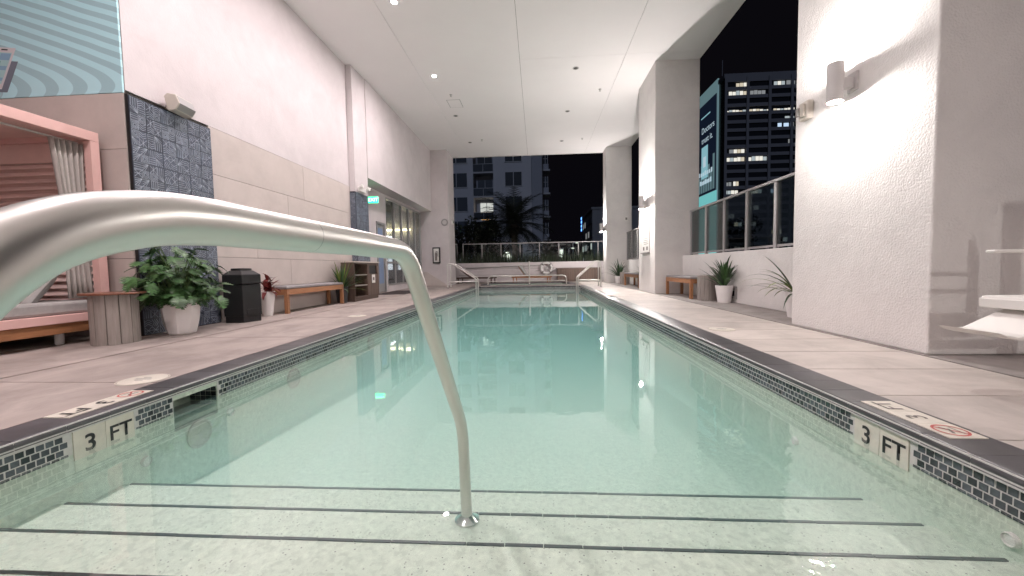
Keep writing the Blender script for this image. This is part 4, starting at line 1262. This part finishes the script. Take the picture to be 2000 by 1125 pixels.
# ================================================================== PLANTS
def blade(L, w, a0, droop, az, n=7, fold=.25):
    """a strap leaf rising at elevation a0 and arching over"""
    b = MB(); p = Vector((0,0,0)); e = a0; d = L/n
    h = Vector((math.cos(az), math.sin(az), 0)); sd = Vector((-h.y, h.x, 0))
    for i in range(n+1):
        t = i/n
        ww = w*(.55+.9*t if t < .35 else .865*(1-((t-.35)/.65)**1.8)+.01)
        up = Vector((-h.x*math.sin(e), -h.y*math.sin(e), math.cos(e)))
        b.v += [tuple(p-sd*ww+up*ww*fold), tuple(p), tuple(p+sd*ww+up*ww*fold)]
        p = p+(h*math.cos(e)+Vector((0,0,1))*math.sin(e))*d
        e -= droop*(.4+1.2*t)/n
    for i in range(n):
        k = i*3
        b.face((k,k+1,k+4,k+3)); b.face((k+1,k+2,k+5,k+4))
    return b
def strap_plant(name, loc, n, L, w, mt, label, pot, seed, lean=(.75,1.5), droop=(.2,1.3), lift=0.0, avoid=None, cat='potted plant', group=None):
    rnd = random.Random(seed)
    e = tag(empty(name, loc), label, cat, group)
    z0 = pot(e)
    for k in range(n):
        az = 2*math.pi*k*.381966+rnd.uniform(-.3,.3)
        t = k/n
        el = lean[1]-(lean[1]-lean[0])*t+rnd.uniform(-.12,.12)
        LL = L*rnd.uniform(.7,1.08)*(1-.15*t)
        if avoid is not None and math.cos(az-avoid) > .35: el = max(el, 1.28); LL *= .8
        o = blade(LL, w*rnd.uniform(.8,1.15), el, rnd.uniform(*droop), az).build('leaf', mt if not isinstance(mt, list) else rnd.choice(mt), e, smooth=60)
        r = rnd.uniform(0,.035); o.location = (r*math.cos(az), r*math.sin(az), z0-.02+lift*rnd.random())
    return e
def pot_round(r0, r1, h, mt, n=28, sq=None):
    def f(e):
        b = MB(); b.lathe([(r0,0),(r0+(r1-r0)*.5,h*.5),(r1,h),(r1-.015,h),(r1-.02,h-.04)], n, sq=sq, cap=True)
        p_ = b.build('pot', M[mt], e, 35)
        MB().lathe([(r1-.021,h-.045),(.001,h-.03)], n, sq=sq, cap=False).build('soil', M['soil'], p_)
        return h-.035
    return f
strap_plant('strap_leaf_plant', (3.68,7.86,0), 46, .74, .030, [M['leafdark'],M['leafdark'],M['leaf']], 'green strap-leaved plant in a white pot beside the square vent', pot_round(.115,.165,.34,'whitepot'), 3, (.6,1.52), (.3,1.7), avoid=0.0)
strap_plant('strap_leaf_plant', (3.62,5.60,0), 34, .86, .024, [M['leafyel'],M['leafdark']], 'yellow-green arching plant peeking out behind the nearest pillar', pot_round(.12,.17,.36,'whitepot'), 5, (.2,1.2), (.5,1.9), avoid=0.0)
strap_plant('strap_leaf_plant', (3.52,16.9,0), 36, .92, .034, M['leafdark'], 'dark spiky plant beside the farthest pillar', pot_round(.14,.18,.32,'whitepot'), 8, (.3,1.45), (.2,1.2), avoid=0.0)
strap_plant('strap_leaf_plant', (3.50,12.75,0), 30, .72, .026, [M['leafyel'],M['curtain'],M['leafdark']], 'pale drooping plant just beyond the middle pillar', pot_round(.13,.17,.34,'whitepot'), 9, (.2,1.1), (.8,2.0), avoid=0.0)
strap_plant('strap_leaf_plant', (-4.60,8.80,0), 90, .74, .018, [M['leafdark'],M['leaf'],M['leafyel']], 'spiky green plant in a dark pot between bench and cabinet', pot_round(.11,.14,.38,'darkpot'), 12, (.05,1.5), (.0,.6), avoid=math.pi)

# red-leaved plant in a tall white pot
rp = tag(empty('red_leaf_plant', (-4.66,6.36,0)), 'red-leaved plant in a tall tapered white pot behind the bin', 'potted plant')
z0 = pot_round(.075,.125,.42,'whitepot',20)(rp)
rnd = random.Random(21)
for k in range(44):
    az = rnd.uniform(-2.2,2.2) if k % 3 else rnd.uniform(0,6.28); el = rnd.uniform(-.3,1.3); L = rnd.uniform(.14,.24)
    o = blade(L, rnd.uniform(.028,.045), el, rnd.uniform(.6,1.8), az, 6, .15).build('leaf', M['leafred'], rp, smooth=60)
    o.location = (rnd.uniform(-.05,.07), rnd.uniform(-.07,.07), z0+rnd.uniform(0,.24)*(1 if el > .2 else .5))
MB().tube([(0,0,z0-.03),(0,0,z0+.22)], .01, 8).build('stem', M['stem'], rp)

# monstera
def monstera_leaf(seed):
    rnd = random.Random(seed); b = MB(); n = 6
    prof = [.44,.56,.58,.50,.38,.20]
    mid = lambda t: Vector((t, 0, -.28*t*t*1.0))
    for sg in (1, -1):
        for i in range(n):
            t0, t1 = i/n, (i+1)/n
            w = prof[i]*rnd.uniform(.92,1.06)
            m0, m1 = mid(t0), mid(t1)
            inn = .30
            fw = .16-.02*i
            def pt(t, s_, bend):
                q = mid(t); return (q.x+bend*s_, sg*w*s_, q.z+.16*s_*w-.30*(w*s_)**2)
            a0, a1 = pt(t0, inn, fw*.6-.05), pt(t1, inn, fw*.6-.05)
            g = .27*(t1-t0)
            c0, c1 = pt(t0+g*1.2, .88, fw), pt(t1-g*1.2, .88, fw+.02)
            tip = pt((t0+t1)/2+.03, 1.02, fw+.07)
            k = len(b.v)
            b.v += [tuple(m0), tuple(m1), a1, a0, c1, c0, tip]
            if sg > 0:
                b.face((k,k+1,k+2,k+3)); b.face((k+3,k+2,k+4,k+5)); b.face((k+5,k+4,k+6))
            else:
                b.face((k+3,k+2,k+1,k)); b.face((k+5,k+4,k+2,k+3)); b.face((k+6,k+4,k+5))
    # back lobes of the heart
    for sg in (1, -1):
        k = len(b.v)
        b.v += [(0,0,0), (0.02,sg*.36,.02), (-.16,sg*.30,-.01), (-.20,sg*.12,-.02)]
        b.face((k,k+1,k+2,k+3) if sg > 0 else (k+3,k+2,k+1,k))
    return b.mesh('leaf', M['leaf'], 70)
ML = [monstera_leaf(s) for s in range(5)]
mo = tag(empty('monstera_plant', (-4.50,4.57,0)), 'large bushy monstera in a white faceted pot before the tile panel', 'potted plant')
b = MB(); b.lathe([(.135,0),(.150,.015),(.185,.17),(.205,.36),(.212,.385),(.198,.385),(.19,.35)], 8, rot=R(22.5+8))
p_ = b.build('pot', M['whitepot'], mo, bevel=.012)
MB().lathe([(.189,.345),(.001,.355)], 8, rot=R(30.5), cap=False).build('soil', M['soil'], p_)
rnd = random.Random(4)
for k in range(230):
    az = rnd.uniform(0, 2*math.pi)
    el = math.asin(rnd.uniform(-.05, .98))
    r = rnd.uniform(.18, .58)
    p = Vector((r*.80*math.cos(az)*math.cos(el), r*.95*math.sin(az)*math.cos(el), .46+r*1.26*math.sin(el)))
    if p.x < -.24: p.x = -.24+rnd.uniform(0,.08)
    if p.y < -.45 and p.x < -.1: p.x = 0.0
    st = MB().tube([(.05*math.cos(az),.06*math.sin(az),.35), (p.x*.6, p.y*.6, .36+(p.z-.36)*.75), tuple(p)], [.006,.005,.004], 5).build('stem', M['stem'], mo)
    s = rnd.uniform(.085, .165)
    o = put('leaf', rnd.choice(ML), mo)
    out = Vector((math.cos(az)+.25, math.sin(az), 0)).normalized()
    pitch = rnd.uniform(-.1, 1.0)
    o.rotation_euler = (rnd.uniform(-.45,.45), pitch, math.atan2(out.y, out.x)+rnd.uniform(-.6,.6))
    o.location = p; o.scale = (s, s, s)

# ================================================================== FAR END OF THE DECK
def lounger(loc, rz, label, back, mt='teakx', towel=False):
    e = tag(empty('sun_lounger', loc, rz), label, 'sun lounger', 'wooden sun loungers at the far end')
    L, Wd, h = 1.95, .62, .30
    for y in (0, Wd-.04): MB().box(0,y,h-.07, L,y+.04,h).build('side_rail', M[mt], e)
    for x in (.06, L-.12):
        for y in (.0, Wd-.05): MB().box(x,y+.002,0, x+.05,y+.048,h-.071).build('leg', M[mt], e)
    for k in range(13):
        MB().box(.72+.094*k,.041,h-.025, .72+.094*k+.07,Wd-.041,h-.002).build('seat_slat', M[mt], e)
    c, s = math.cos(back), math.sin(back)
    for k in range(7):
        d0 = .09*k+.02; d1 = d0+.072
        b = MB(); b.prism([(.70-c*d0,.045,h-.01+s*d0),(.70-c*d1,.045,h-.01+s*d1),(.70-c*d1+s*.02,.045,h-.01+s*d1+c*.02),(.70-c*d0+s*.02,.045,h-.01+s*d0+c*.02)], (0,Wd-.09,0))
        b.build('back_slat', M[mt], e)
    if towel:
        b = MB(); d1 = .66
        b.prism([(.70+s*.03,.06,h+.03),(.70-c*d1+s*.03,.06,h+s*d1+c*.03),(.70-c*d1+s*.09,.06,h+s*d1+c*.08),(.70+s*.09,.06,h+.06)], (0,Wd-.12,0)); b.build('back_cushion', M['cushion'], e, bevel=.01)
    return e
lounger((-4.1,19.4,0), R(-12), 'grey-brown wooden lounger at the far left behind the ladder rails', .62, 'brownwood')
lounger((-1.3,19.55,0), R(-14), 'orange teak lounger with raised cushioned back behind the spa', .95, 'teakx', True)
bxo = tag(empty('storage_box', (1.02,19.75,0)), 'long brown plank storage box at the far right corner', 'storage box')
MB().box(.012,.012,.02, 2.2,.66,.64).build('box_core', M['joint'], bxo)
for k in range(18):
    MB().box(.122*k+.002,.0,.03, .122*k+.118,.011,.65).build('plank', M['brownwood'], bxo)
for k in range(5):
    MB().box(.0,.13*k+.014,.03, .011,.13*k+.138,.65).build('plank', M['brownwood'], bxo)
MB().box(-.02,-.02,.651, 2.22,.68,.69).build('lid', M['brownwood'], bxo, bevel=.004)

lb = tag(empty('lifebuoy', (.48,20.47,.70)), 'white ring lifebuoy hung on the far planter wall', 'lifebuoy')
b = MB(); N1, N2 = 36, 12; Rr, rr = .27, .062
for i in range(N1):
    for j in range(N2):
        a, c = 2*math.pi*i/N1, 2*math.pi*j/N2
        b.v.append(((Rr+rr*math.cos(c))*math.cos(a), rr*.8*math.sin(c)-.05, (Rr+rr*math.cos(c))*math.sin(a)))
for i in range(N1):
    for j in range(N2):
        b.face((i*N2+j, ((i+1) % N1)*N2+j, ((i+1) % N1)*N2+(j+1) % N2, i*N2+(j+1) % N2))
b.build('ring', M['ring'], lb, 80)
for q in range(4):
    a = R(45+90*q)
    b = MB(); 
    for s in range(5):
        aa = a+R(-8+4*s)
        pass
    pts = []
    for s in range(13):
        c = 2*math.pi*s/12
        pts.append((Rr+(rr+.004)*math.cos(c), (rr*.8+.004)*math.sin(c)-.05))
    for s in range(12):
        for (aa, ab) in ((a-R(7), a+R(7)),):
            (r0,y0),(r1,y1) = pts[s], pts[s+1]
            b.poly([(r0*math.cos(aa),y0,r0*math.sin(aa)),(r0*math.cos(ab),y0,r0*math.sin(ab)),(r1*math.cos(ab),y1,r1*math.sin(ab)),(r1*math.cos(aa),y1,r1*math.sin(aa))])
    b.build('band', M['faded'], lb)
MB().tube([((Rr+.085)*math.cos(R(10*k)),-.05,(Rr+.085)*math.sin(R(10*k))) for k in range(37)], .009, 6).build('grab_rope', M['faded'], lb)
for x, z in ((-.07,-.08),(.07,-.08),(0,.05)):
    MB().box(x-.05,-.03,z-.06, x+.05,-.001,z+.05).build('hanger_bracket', M['greyp'], lb)
po = tag(empty('rescue_pole', (-3.8,20.44,.83)), 'long thin rescue pole hung along the far planter wall', 'pole')
MB().tube([(0,0,-.06),(3.7,0,.02)], .017, 8).build('pole_tube', M['greyp'], po, 40)
MB().tube(smooth_path([(3.7,0,.02),(3.95,0,.03),(3.95,0,-.25),(3.72,0,-.25)], .12), .012, 8).build('hook', M['greyp'], po, 40)

# planter grasses: uncountable
b = MB(); rnd = random.Random(31)
for k in range(1500):
    x = rnd.uniform(-4.4,4.2); y = 20.68+rnd.uniform(0,.36); h = rnd.uniform(.30,.80)*(1 if rnd.random() < .8 else 1.3)
    dx, dy = rnd.uniform(-.10,.10), rnd.uniform(-.08,.08); w = rnd.uniform(.010,.020); q = len(b.v)
    c, s = math.cos(rnd.uniform(0,3.14)), math.sin(rnd.uniform(0,3.14))
    b.v += [(x-w*c,y-w*s,.85),(x+w*c,y+w*s,.85),(x+w*c*.8+dx*.4,y+w*s+dy*.4,.85+h*.55),(x-w*c*.8+dx*.4,y-w*s+dy*.4,.85+h*.55),(x+dx,y+dy,.85+h)]
    b.face((q,q+1,q+2,q+3)); b.face((q+3,q+2,q+4))
tag(b.build('planter_grass', M['grassdark']), 'dark upright grasses filling the far planter', 'grass', kind='stuff')

# ================================================================== THE CITY BEYOND
def palm(loc, h, r, n, label, seed):
    rnd = random.Random(seed)
    e = tag(empty('palm_tree', loc), label, 'palm tree', 'trees beyond the far fence')
    MB().tube([(0,0,0),(.1,0,h*.4),(.05,.05,h*.8),(0,0,h)], [.32,.24,.22,.26], 12).build('trunk', M['trunk'], e, 60)
    MB().lathe([(.22,h-.9),(.40,h-.5),(.42,h-.1),(.15,h+.2)], 12).build('crown_shaft', M['bark'], e, 40)
    for k in range(n):
        az = 2*math.pi*k*.381966; el = 1.35-1.75*(k/n)+rnd.uniform(-.12,.12); L = r*rnd.uniform(.85,1.1)
        b = MB(); hv = Vector((math.cos(az), math.sin(az), 0)); sd = Vector((-hv.y, hv.x, 0)); p = Vector((0,0,h)); S = 16; q = el
        for i in range(S):
            t = i/S; d = L/S
            nx = p+(hv*math.cos(q)+Vector((0,0,1))*math.sin(q))*d
            up = Vector((-hv.x*math.sin(q), -hv.y*math.sin(q), math.cos(q)))
            k0 = len(b.v); w = .035*(1-t)
            b.v += [tuple(p-sd*w), tuple(p+sd*w), tuple(nx+sd*w*.9), tuple(nx-sd*w*.9)]; b.face((k0,k0+1,k0+2,k0+3))
            if t > .12:
                ll = L*.30*math.sin(math.pi*min(1,(t*.85+.12)))**.7
                for sg in (1,-1):
                    for m_ in (0,.5):
                        b0 = p+(nx-p)*m_; tip = b0+sd*sg*ll*.72+(nx-p).normalized()*ll*.62-Vector((0,0,1))*ll*rnd.uniform(.15,.45)+up*ll*.10
                        k0 = len(b.v); dv = (nx-p).normalized()*.035
                        b.v += [tuple(b0-dv), tuple(b0+dv), tuple(tip)]; b.face((k0,k0+1,k0+2))
            p = nx; q -= 1.15/S*(.5+t)
        b.build('frond', M['palmleaf'], e)
    return e
palm((-1.75,30,-8), 12.0, 3.25, 64, 'large dark palm tree in the middle of the far opening', 1)
palm((-4.6,33,-8), 10.6, 2.4, 28, 'smaller dark palm tree at the left of the far opening', 2)
palm((.9,34,-8), 9.6, 2.3, 26, 'low dark palm tree right of the large palm', 5)
def broad_tree(loc, h, rx, rz, label, seed, n=1500):
    rnd = random.Random(seed)
    e = tag(empty('broadleaf_tree', loc), label, 'tree', 'trees beyond the far fence')
    tr = MB(); tr.tube([(0,0,0),(.1,0,h*.5),(0,.1,h)], [.22,.16,.08], 9)
    for k in range(6):
        a = k*1.05; tr.tube([(0,0,h*.7),(rx*.6*math.cos(a),rx*.6*math.sin(a),h+rz*.2)], [.08,.03], 6)
    tr.build('trunk', M['bark'], e, 60)
    b = MB(); cl = [(rnd.uniform(-rx,rx)*.75, rnd.uniform(-rx,rx)*.75, h+rnd.uniform(-rz,rz)*.75) for _ in range(16)]
    for k in range(n):
        c = cl[k % 16]; v = Vector((rnd.gauss(0,1),rnd.gauss(0,1),rnd.gauss(0,1))).normalized()*rx*.42*rnd.random()**.4
        p = Vector(c)+v; u = Vector((rnd.gauss(0,1),rnd.gauss(0,1),rnd.gauss(0,1))).normalized()*.13; w = u.cross(Vector((rnd.random(),rnd.random(),1))).normalized()*.07
        b.poly([p-u, p+w, p+u, p-w])
    b.build('crown', M['palmleaf'], e)
broad_tree((-5.0,26.5,-8), 10.2, 1.5, 1.9, 'dark bushy tree at the left edge of the far opening', 3)
broad_tree((-4.0,29.0,-8), 11.3, 1.5, 1.5, 'tall dark tree crown between the smaller palm and the large palm', 9, 1600)
broad_tree((-3.0,25.5,-8), 9.6, 1.1, .8, 'dark rounded bush left of the large palm', 6, 1100)

# ---- apartment block
ap = tag(empty('apartment_block', (-9,52,-20)), 'pale apartment block with recessed balconies behind the palms', 'building')
def A(bm, n, mt, par=None, **k):
    o = bm.build(n, M[mt] if isinstance(mt, str) else mt, par or ap, **k); return o
def ab(x0,y0,z0,x1,y1,z1): return MB().box(x0+9,y0-52,z0+20, x1+9,y1-52,z1+20)
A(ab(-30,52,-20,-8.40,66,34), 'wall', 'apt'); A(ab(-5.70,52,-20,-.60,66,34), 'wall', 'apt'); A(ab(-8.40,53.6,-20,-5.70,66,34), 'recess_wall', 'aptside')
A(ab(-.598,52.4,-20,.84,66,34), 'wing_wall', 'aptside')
for f in range(-8, 7):
    z = 10.42+3.2*f
    A(ab(-8.398,51.9,z-.22,-5.702,53.598,z), 'balcony_slab', 'aptframe')
    if z > 0:
        A(ab(-8.38,51.95,z+1.0,-5.72,52.02,z+1.06), 'balcony_rail', 'aptframe'); A(ab(-7.08,51.96,z+.01,-7.03,52.01,z+.99), 'balcony_post', 'aptframe')
        A(ab(-8.38,51.97,z+.06,-5.72,51.99,z+.98), 'balcony_glass', 'aptglass')
        lit = f == -1
        if lit:
            d = A(ab(-7.7,53.5,z+.1,-5.95,53.597,z+2.5), 'window', E_ROOM)
            o = ab(-7.55,53.44,z+.15,-6.45,53.499,z+1.15); A(o, 'lit_lamp_shade', E_WARM, d)
            A(ab(-6.85,53.42,z+.1,-6.78,53.499,z+2.5), 'window_frame', 'aptframe', d)
        else:
            d = A(ab(-8.0,53.5,z+.05,-6.0,53.597,z+2.4), 'window', 'aptglass')
            o = ab(-7.03,53.44,z+.05,-6.97,53.499,z+2.4); A(o, 'window_frame', 'aptframe', d)
        for (xa, xb, za, zb) in ((-12.1,-9.25,1.26,3.08),(-4.07,-1.90,1.24,3.02)):
            w = A(ab(xa,51.93,z+za-.02,xb,51.998,z+zb), 'window', 'aptglass')
            fr = ab((xa+xb)/2-.05,51.90,z+za-.02,(xa+xb)/2+.05,51.929,z+zb); A(fr, 'window_frame', 'aptframe', w)
            A(ab(xa-.08,51.85,z+za-.13,xb+.08,51.998,z+za-.03), 'window_sill', 'aptframe', w)
        # stacked corner balconies on the wing
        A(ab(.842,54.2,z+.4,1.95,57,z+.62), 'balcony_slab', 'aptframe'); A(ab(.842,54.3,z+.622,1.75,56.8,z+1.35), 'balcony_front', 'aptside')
        w = A(ab(.842,54.6,z+1.352,1.70,56.6,z+2.9), 'window', 'aptglass')
        for xx in (.95,1.28,1.62): A(ab(xx,54.55,z+1.352,xx+.06,54.599,z+2.9), 'window_frame', 'aptframe', w)
        A(ab(.95,54.55,z+2.1,1.68,54.58,z+2.16), 'window_frame', 'aptframe', w)
A(ab(-11.6,51.6,8.55,-11.3,51.92,8.85), 'porch_lamp', E_ROOM)

# ---- office tower with billboard
tw = tag(empty('office_tower', (84,180,-20)), 'dark office tower with rows of partly lit windows', 'building')
def Tb(x0,y0,z0,x1,y1,z1): return MB().box(x0-84,y0-180,z0+20, x1-84,y1-180,z1+20)
Tb(83.9,180.6,-20,126,225,82.4).build('glass_core', M['towerglass'], tw)
Tb(83.4,180.2,82.4,126.5,225,84.2).build('roof_parapet', M['tower'], tw)
Tb(92,190,84.2,110,205,87).build('plant_room', M['tower'], tw)
Tb(84.1,184,84.2,84.4,184.3,92).build('antenna', M['tower'], tw)
row0, pit = 79.45, 3.585
for r in range(28):
    z = row0-pit*r
    Tb(83.9,180.0,z-pit/2-.72,126,180.59,z-pit/2+.72).build('spandrel', M['tower'], tw)
Tb(83.9,180.0,row0+1.07,126,180.59,82.39).build('spandrel', M['tower'], tw)
for k in range(5):
    x = 83.4+9.3*k if k else 83.4
    Tb(x,179.5,-20,x+1.1,179.99,82.4).build('column', M['tower'], tw)
zx = lambda q: 84.4+(q-240)*.0680
LIT = {0:[(300,370,0),(535,605,0),(612,640,2),(645,668,2)],1:[(255,370,0),(388,485,2)],3:[(237,300,0),(300,365,0),(385,450,0),(450,515,0),(535,600,0),(602,667,0),(690,735,0)],
       4:[(607,667,0),(690,735,2)],5:[(563,590,1),(600,634,1),(648,665,2)],7:[(630,660,2)],8:[(262,290,2),(290,360,0)],9:[(245,360,0),(380,500,0)],12:[(290,326,0),(240,280,2),(535,590,0)],
       13:[(232,322,0),(375,472,0),(528,590,1)],15:[(385,410,0),(420,455,2)],17:[(300,350,0),(390,440,2),(545,575,0)],18:[(535,600,0)],16:[(250,300,2)],19:[(540,590,2),(610,640,0)],20:[(300,340,2)]}
for r, L in LIT.items():
    z = row0-pit*r
    for (a, b2, c) in L:
        full = r not in (3, 4)
        n = max(1, round((b2-a)/24))
        for k in range(n):
            xa, xb = zx(a+(b2-a)*k/n)+.12, zx(a+(b2-a)*(k+1)/n)-.12
            top = z+.95*random.uniform(.55,1); bot = z-.95 if full or c == 2 else z-.95
            if not full: top = z-.95+random.uniform(.5,.9)
            m_ = {0:random.choice((E_WIN,E_WIN,E_WIN2,E_WIN3)),1:E_WINB,2:E_WIND}[c]
            Tb(xa,180.45,bot,xb,180.598,top).build('lit_window', m_, tw)
bb = tag(empty('billboard_building', (84,186,-20)), 'teal-lit building side carrying a tall dark billboard', 'billboard')
def Bb(x0,y0,z0,x1,y1,z1): return MB().box(x0-84,y0-186,z0+20, x1-84,y1-186,z1+20)
Bb(83.3,186.2,-20,83.89,222,85.2).build('side_wall', E_TEAL, bb)
Bb(83.2,186.25,-20,83.298,222,35).build('lower_wall', E_TEALD, bb)
Bb(83.0,187.0,35.2,83.298,209.6,79).build('poster', E_BBDARK, bb)
def btxt(s, size, yc, zc, mt=E_BBTXT):
    o = put('lettering', text_mesh(s, size, mt, .004), bb); frame(o, (82.96-84, yc-186, zc+20), (0,-1,0), (0,0,1))
btxt('Doctors', 4.1, 195.4, 66.4); btxt('trust it.', 4.1, 196.2, 61.6)
Bb(82.95,193,72.6,82.99,203,73.2).build('small_print', E_BBIMG, bb)
Bb(82.9,195.2,43,82.99,202.2,58.5).build('pale_package', E_BBIMG, bb)
Bb(82.86,197.2,48.5,82.89,200.2,53.5).build('package_emblem', E_BBTXT, bb)
for k in range(8):
    y = 188+2.6*k; h = 52-abs(198-y)*-.35-7*math.sin(k*1.3)**2
    Bb(82.97,y,36.2,82.99,y+1.9,h-3).build('pale_fold', E_TEAL, bb)
for z, a, b2 in ((45.5,190,206),(41.2,191,204)):
    for k in range(7):
        y0_ = a+(b2-a)*k/7; Bb(82.84,y0_,z-1.1,82.855,y0_+1.5,z+1.1*(.6 if k % 3 else 1)).build('print_stroke', E_BBTXT, bb)

# ---- small far office building with a blue sign
sb = tag(empty('far_office', (15.6,110,-20)), 'small far building with a blue lit sign beside the farthest pillar', 'building')
MB().box(0,0,0, 26,24,36.6).build('wall', M['city'], sb); MB().box(-.3,-.3,36.6, 26.3,24.3,37.2).build('roof_edge', M['city'], sb)
rnd = random.Random(77)
for f in range(9):
    for k in range(8):
        z = 33-3.7*f; y = 1.2+2.8*k
        MB().box(-.12,y,z, -.002,y+1.9,z+1.7).build('window', rnd.choice([E_WIND,M['aptglass'],M['aptglass'],E_ROOM if f in (0,2,4,6) else M['aptglass']]), sb)
MB().box(-.5,20.5,32.0, -.13,23.6,37.5).build('sign_board', mat('sign_navy', (.02,.03,.08), .5), sb)
for k, z in enumerate((32.6,33.9,35.2,36.4)):
    MB().box(-.56,20.9+.2*(k % 2),z, -.505,23.0,z+.8).build('sign_glyph', E_BLUE, sb)

# ---- street lamps and a lit garden pier beyond the fence
for (x, y, h, lab) in ((5.55,60,24.1,'white street lamp right of the lit pylon beyond the fence'),(4.75,58,23.2,'street lamp left of its neighbour beyond the fence')):
    e = tag(empty('street_lamp', (x,y,-20)), lab, 'street lamp', 'street lamps beyond the far fence')
    MB().tube([(0,0,0),(0,0,h)], [.09,.05], 8).build('pole', M['apt'], e)
    MB().tube(smooth_path([(0,0,h),(0,0,h+.3),(.6,0,h+.35)], .2), .04, 6).build('arm', M['apt'], e)
    MB().lathe([(.05,.0),(.22,-.05),(.20,-.14),(.01,-.16)], 12, (.6,0,h+.36)).build('lamp_head', E_STREET, e)
e = tag(empty('lit_pylon', (3.75,60,-20)), 'white lit pylon standing beyond the far fence', 'pylon')
MB().box(-.35,-.2,0, .35,.2,23.6).build('pylon_body', M['apt'], e)
MB().box(-.25,-.22,22.2, .25,-.201,23.4).build('lit_face', E_STREET, e); MB().box(-.2,-.22,20.6, .1,-.201,21.8).build('lit_face', E_STREET, e)
e = tag(empty('garden_pier', (-2.75,36,-8)), 'pale wall pier with a downlight seen through the far fence', 'pier')
MB().box(-.8,0,0, .8,.5,10.9).build('pier_body', M['apt'], e); MB().box(-.16,-.2,10.2, .16,-.01,10.6).build('lamp_hood', M['black'], e)
MB().box(-.13,-.18,10.14, .13,-.03,10.195).build('lamp_lens', E_UPLIT, e)
ld = bpy.data.lights.new('garden_lamp', 'SPOT'); ld.energy = 16; ld.color = (1,.92,.70); ld.spot_size = R(130); ld.shadow_soft_size = .05
lo = bpy.data.objects.new('bulb', ld); COL.objects.link(lo); lo.parent = e; lo.location = (0,-.20,10.12)
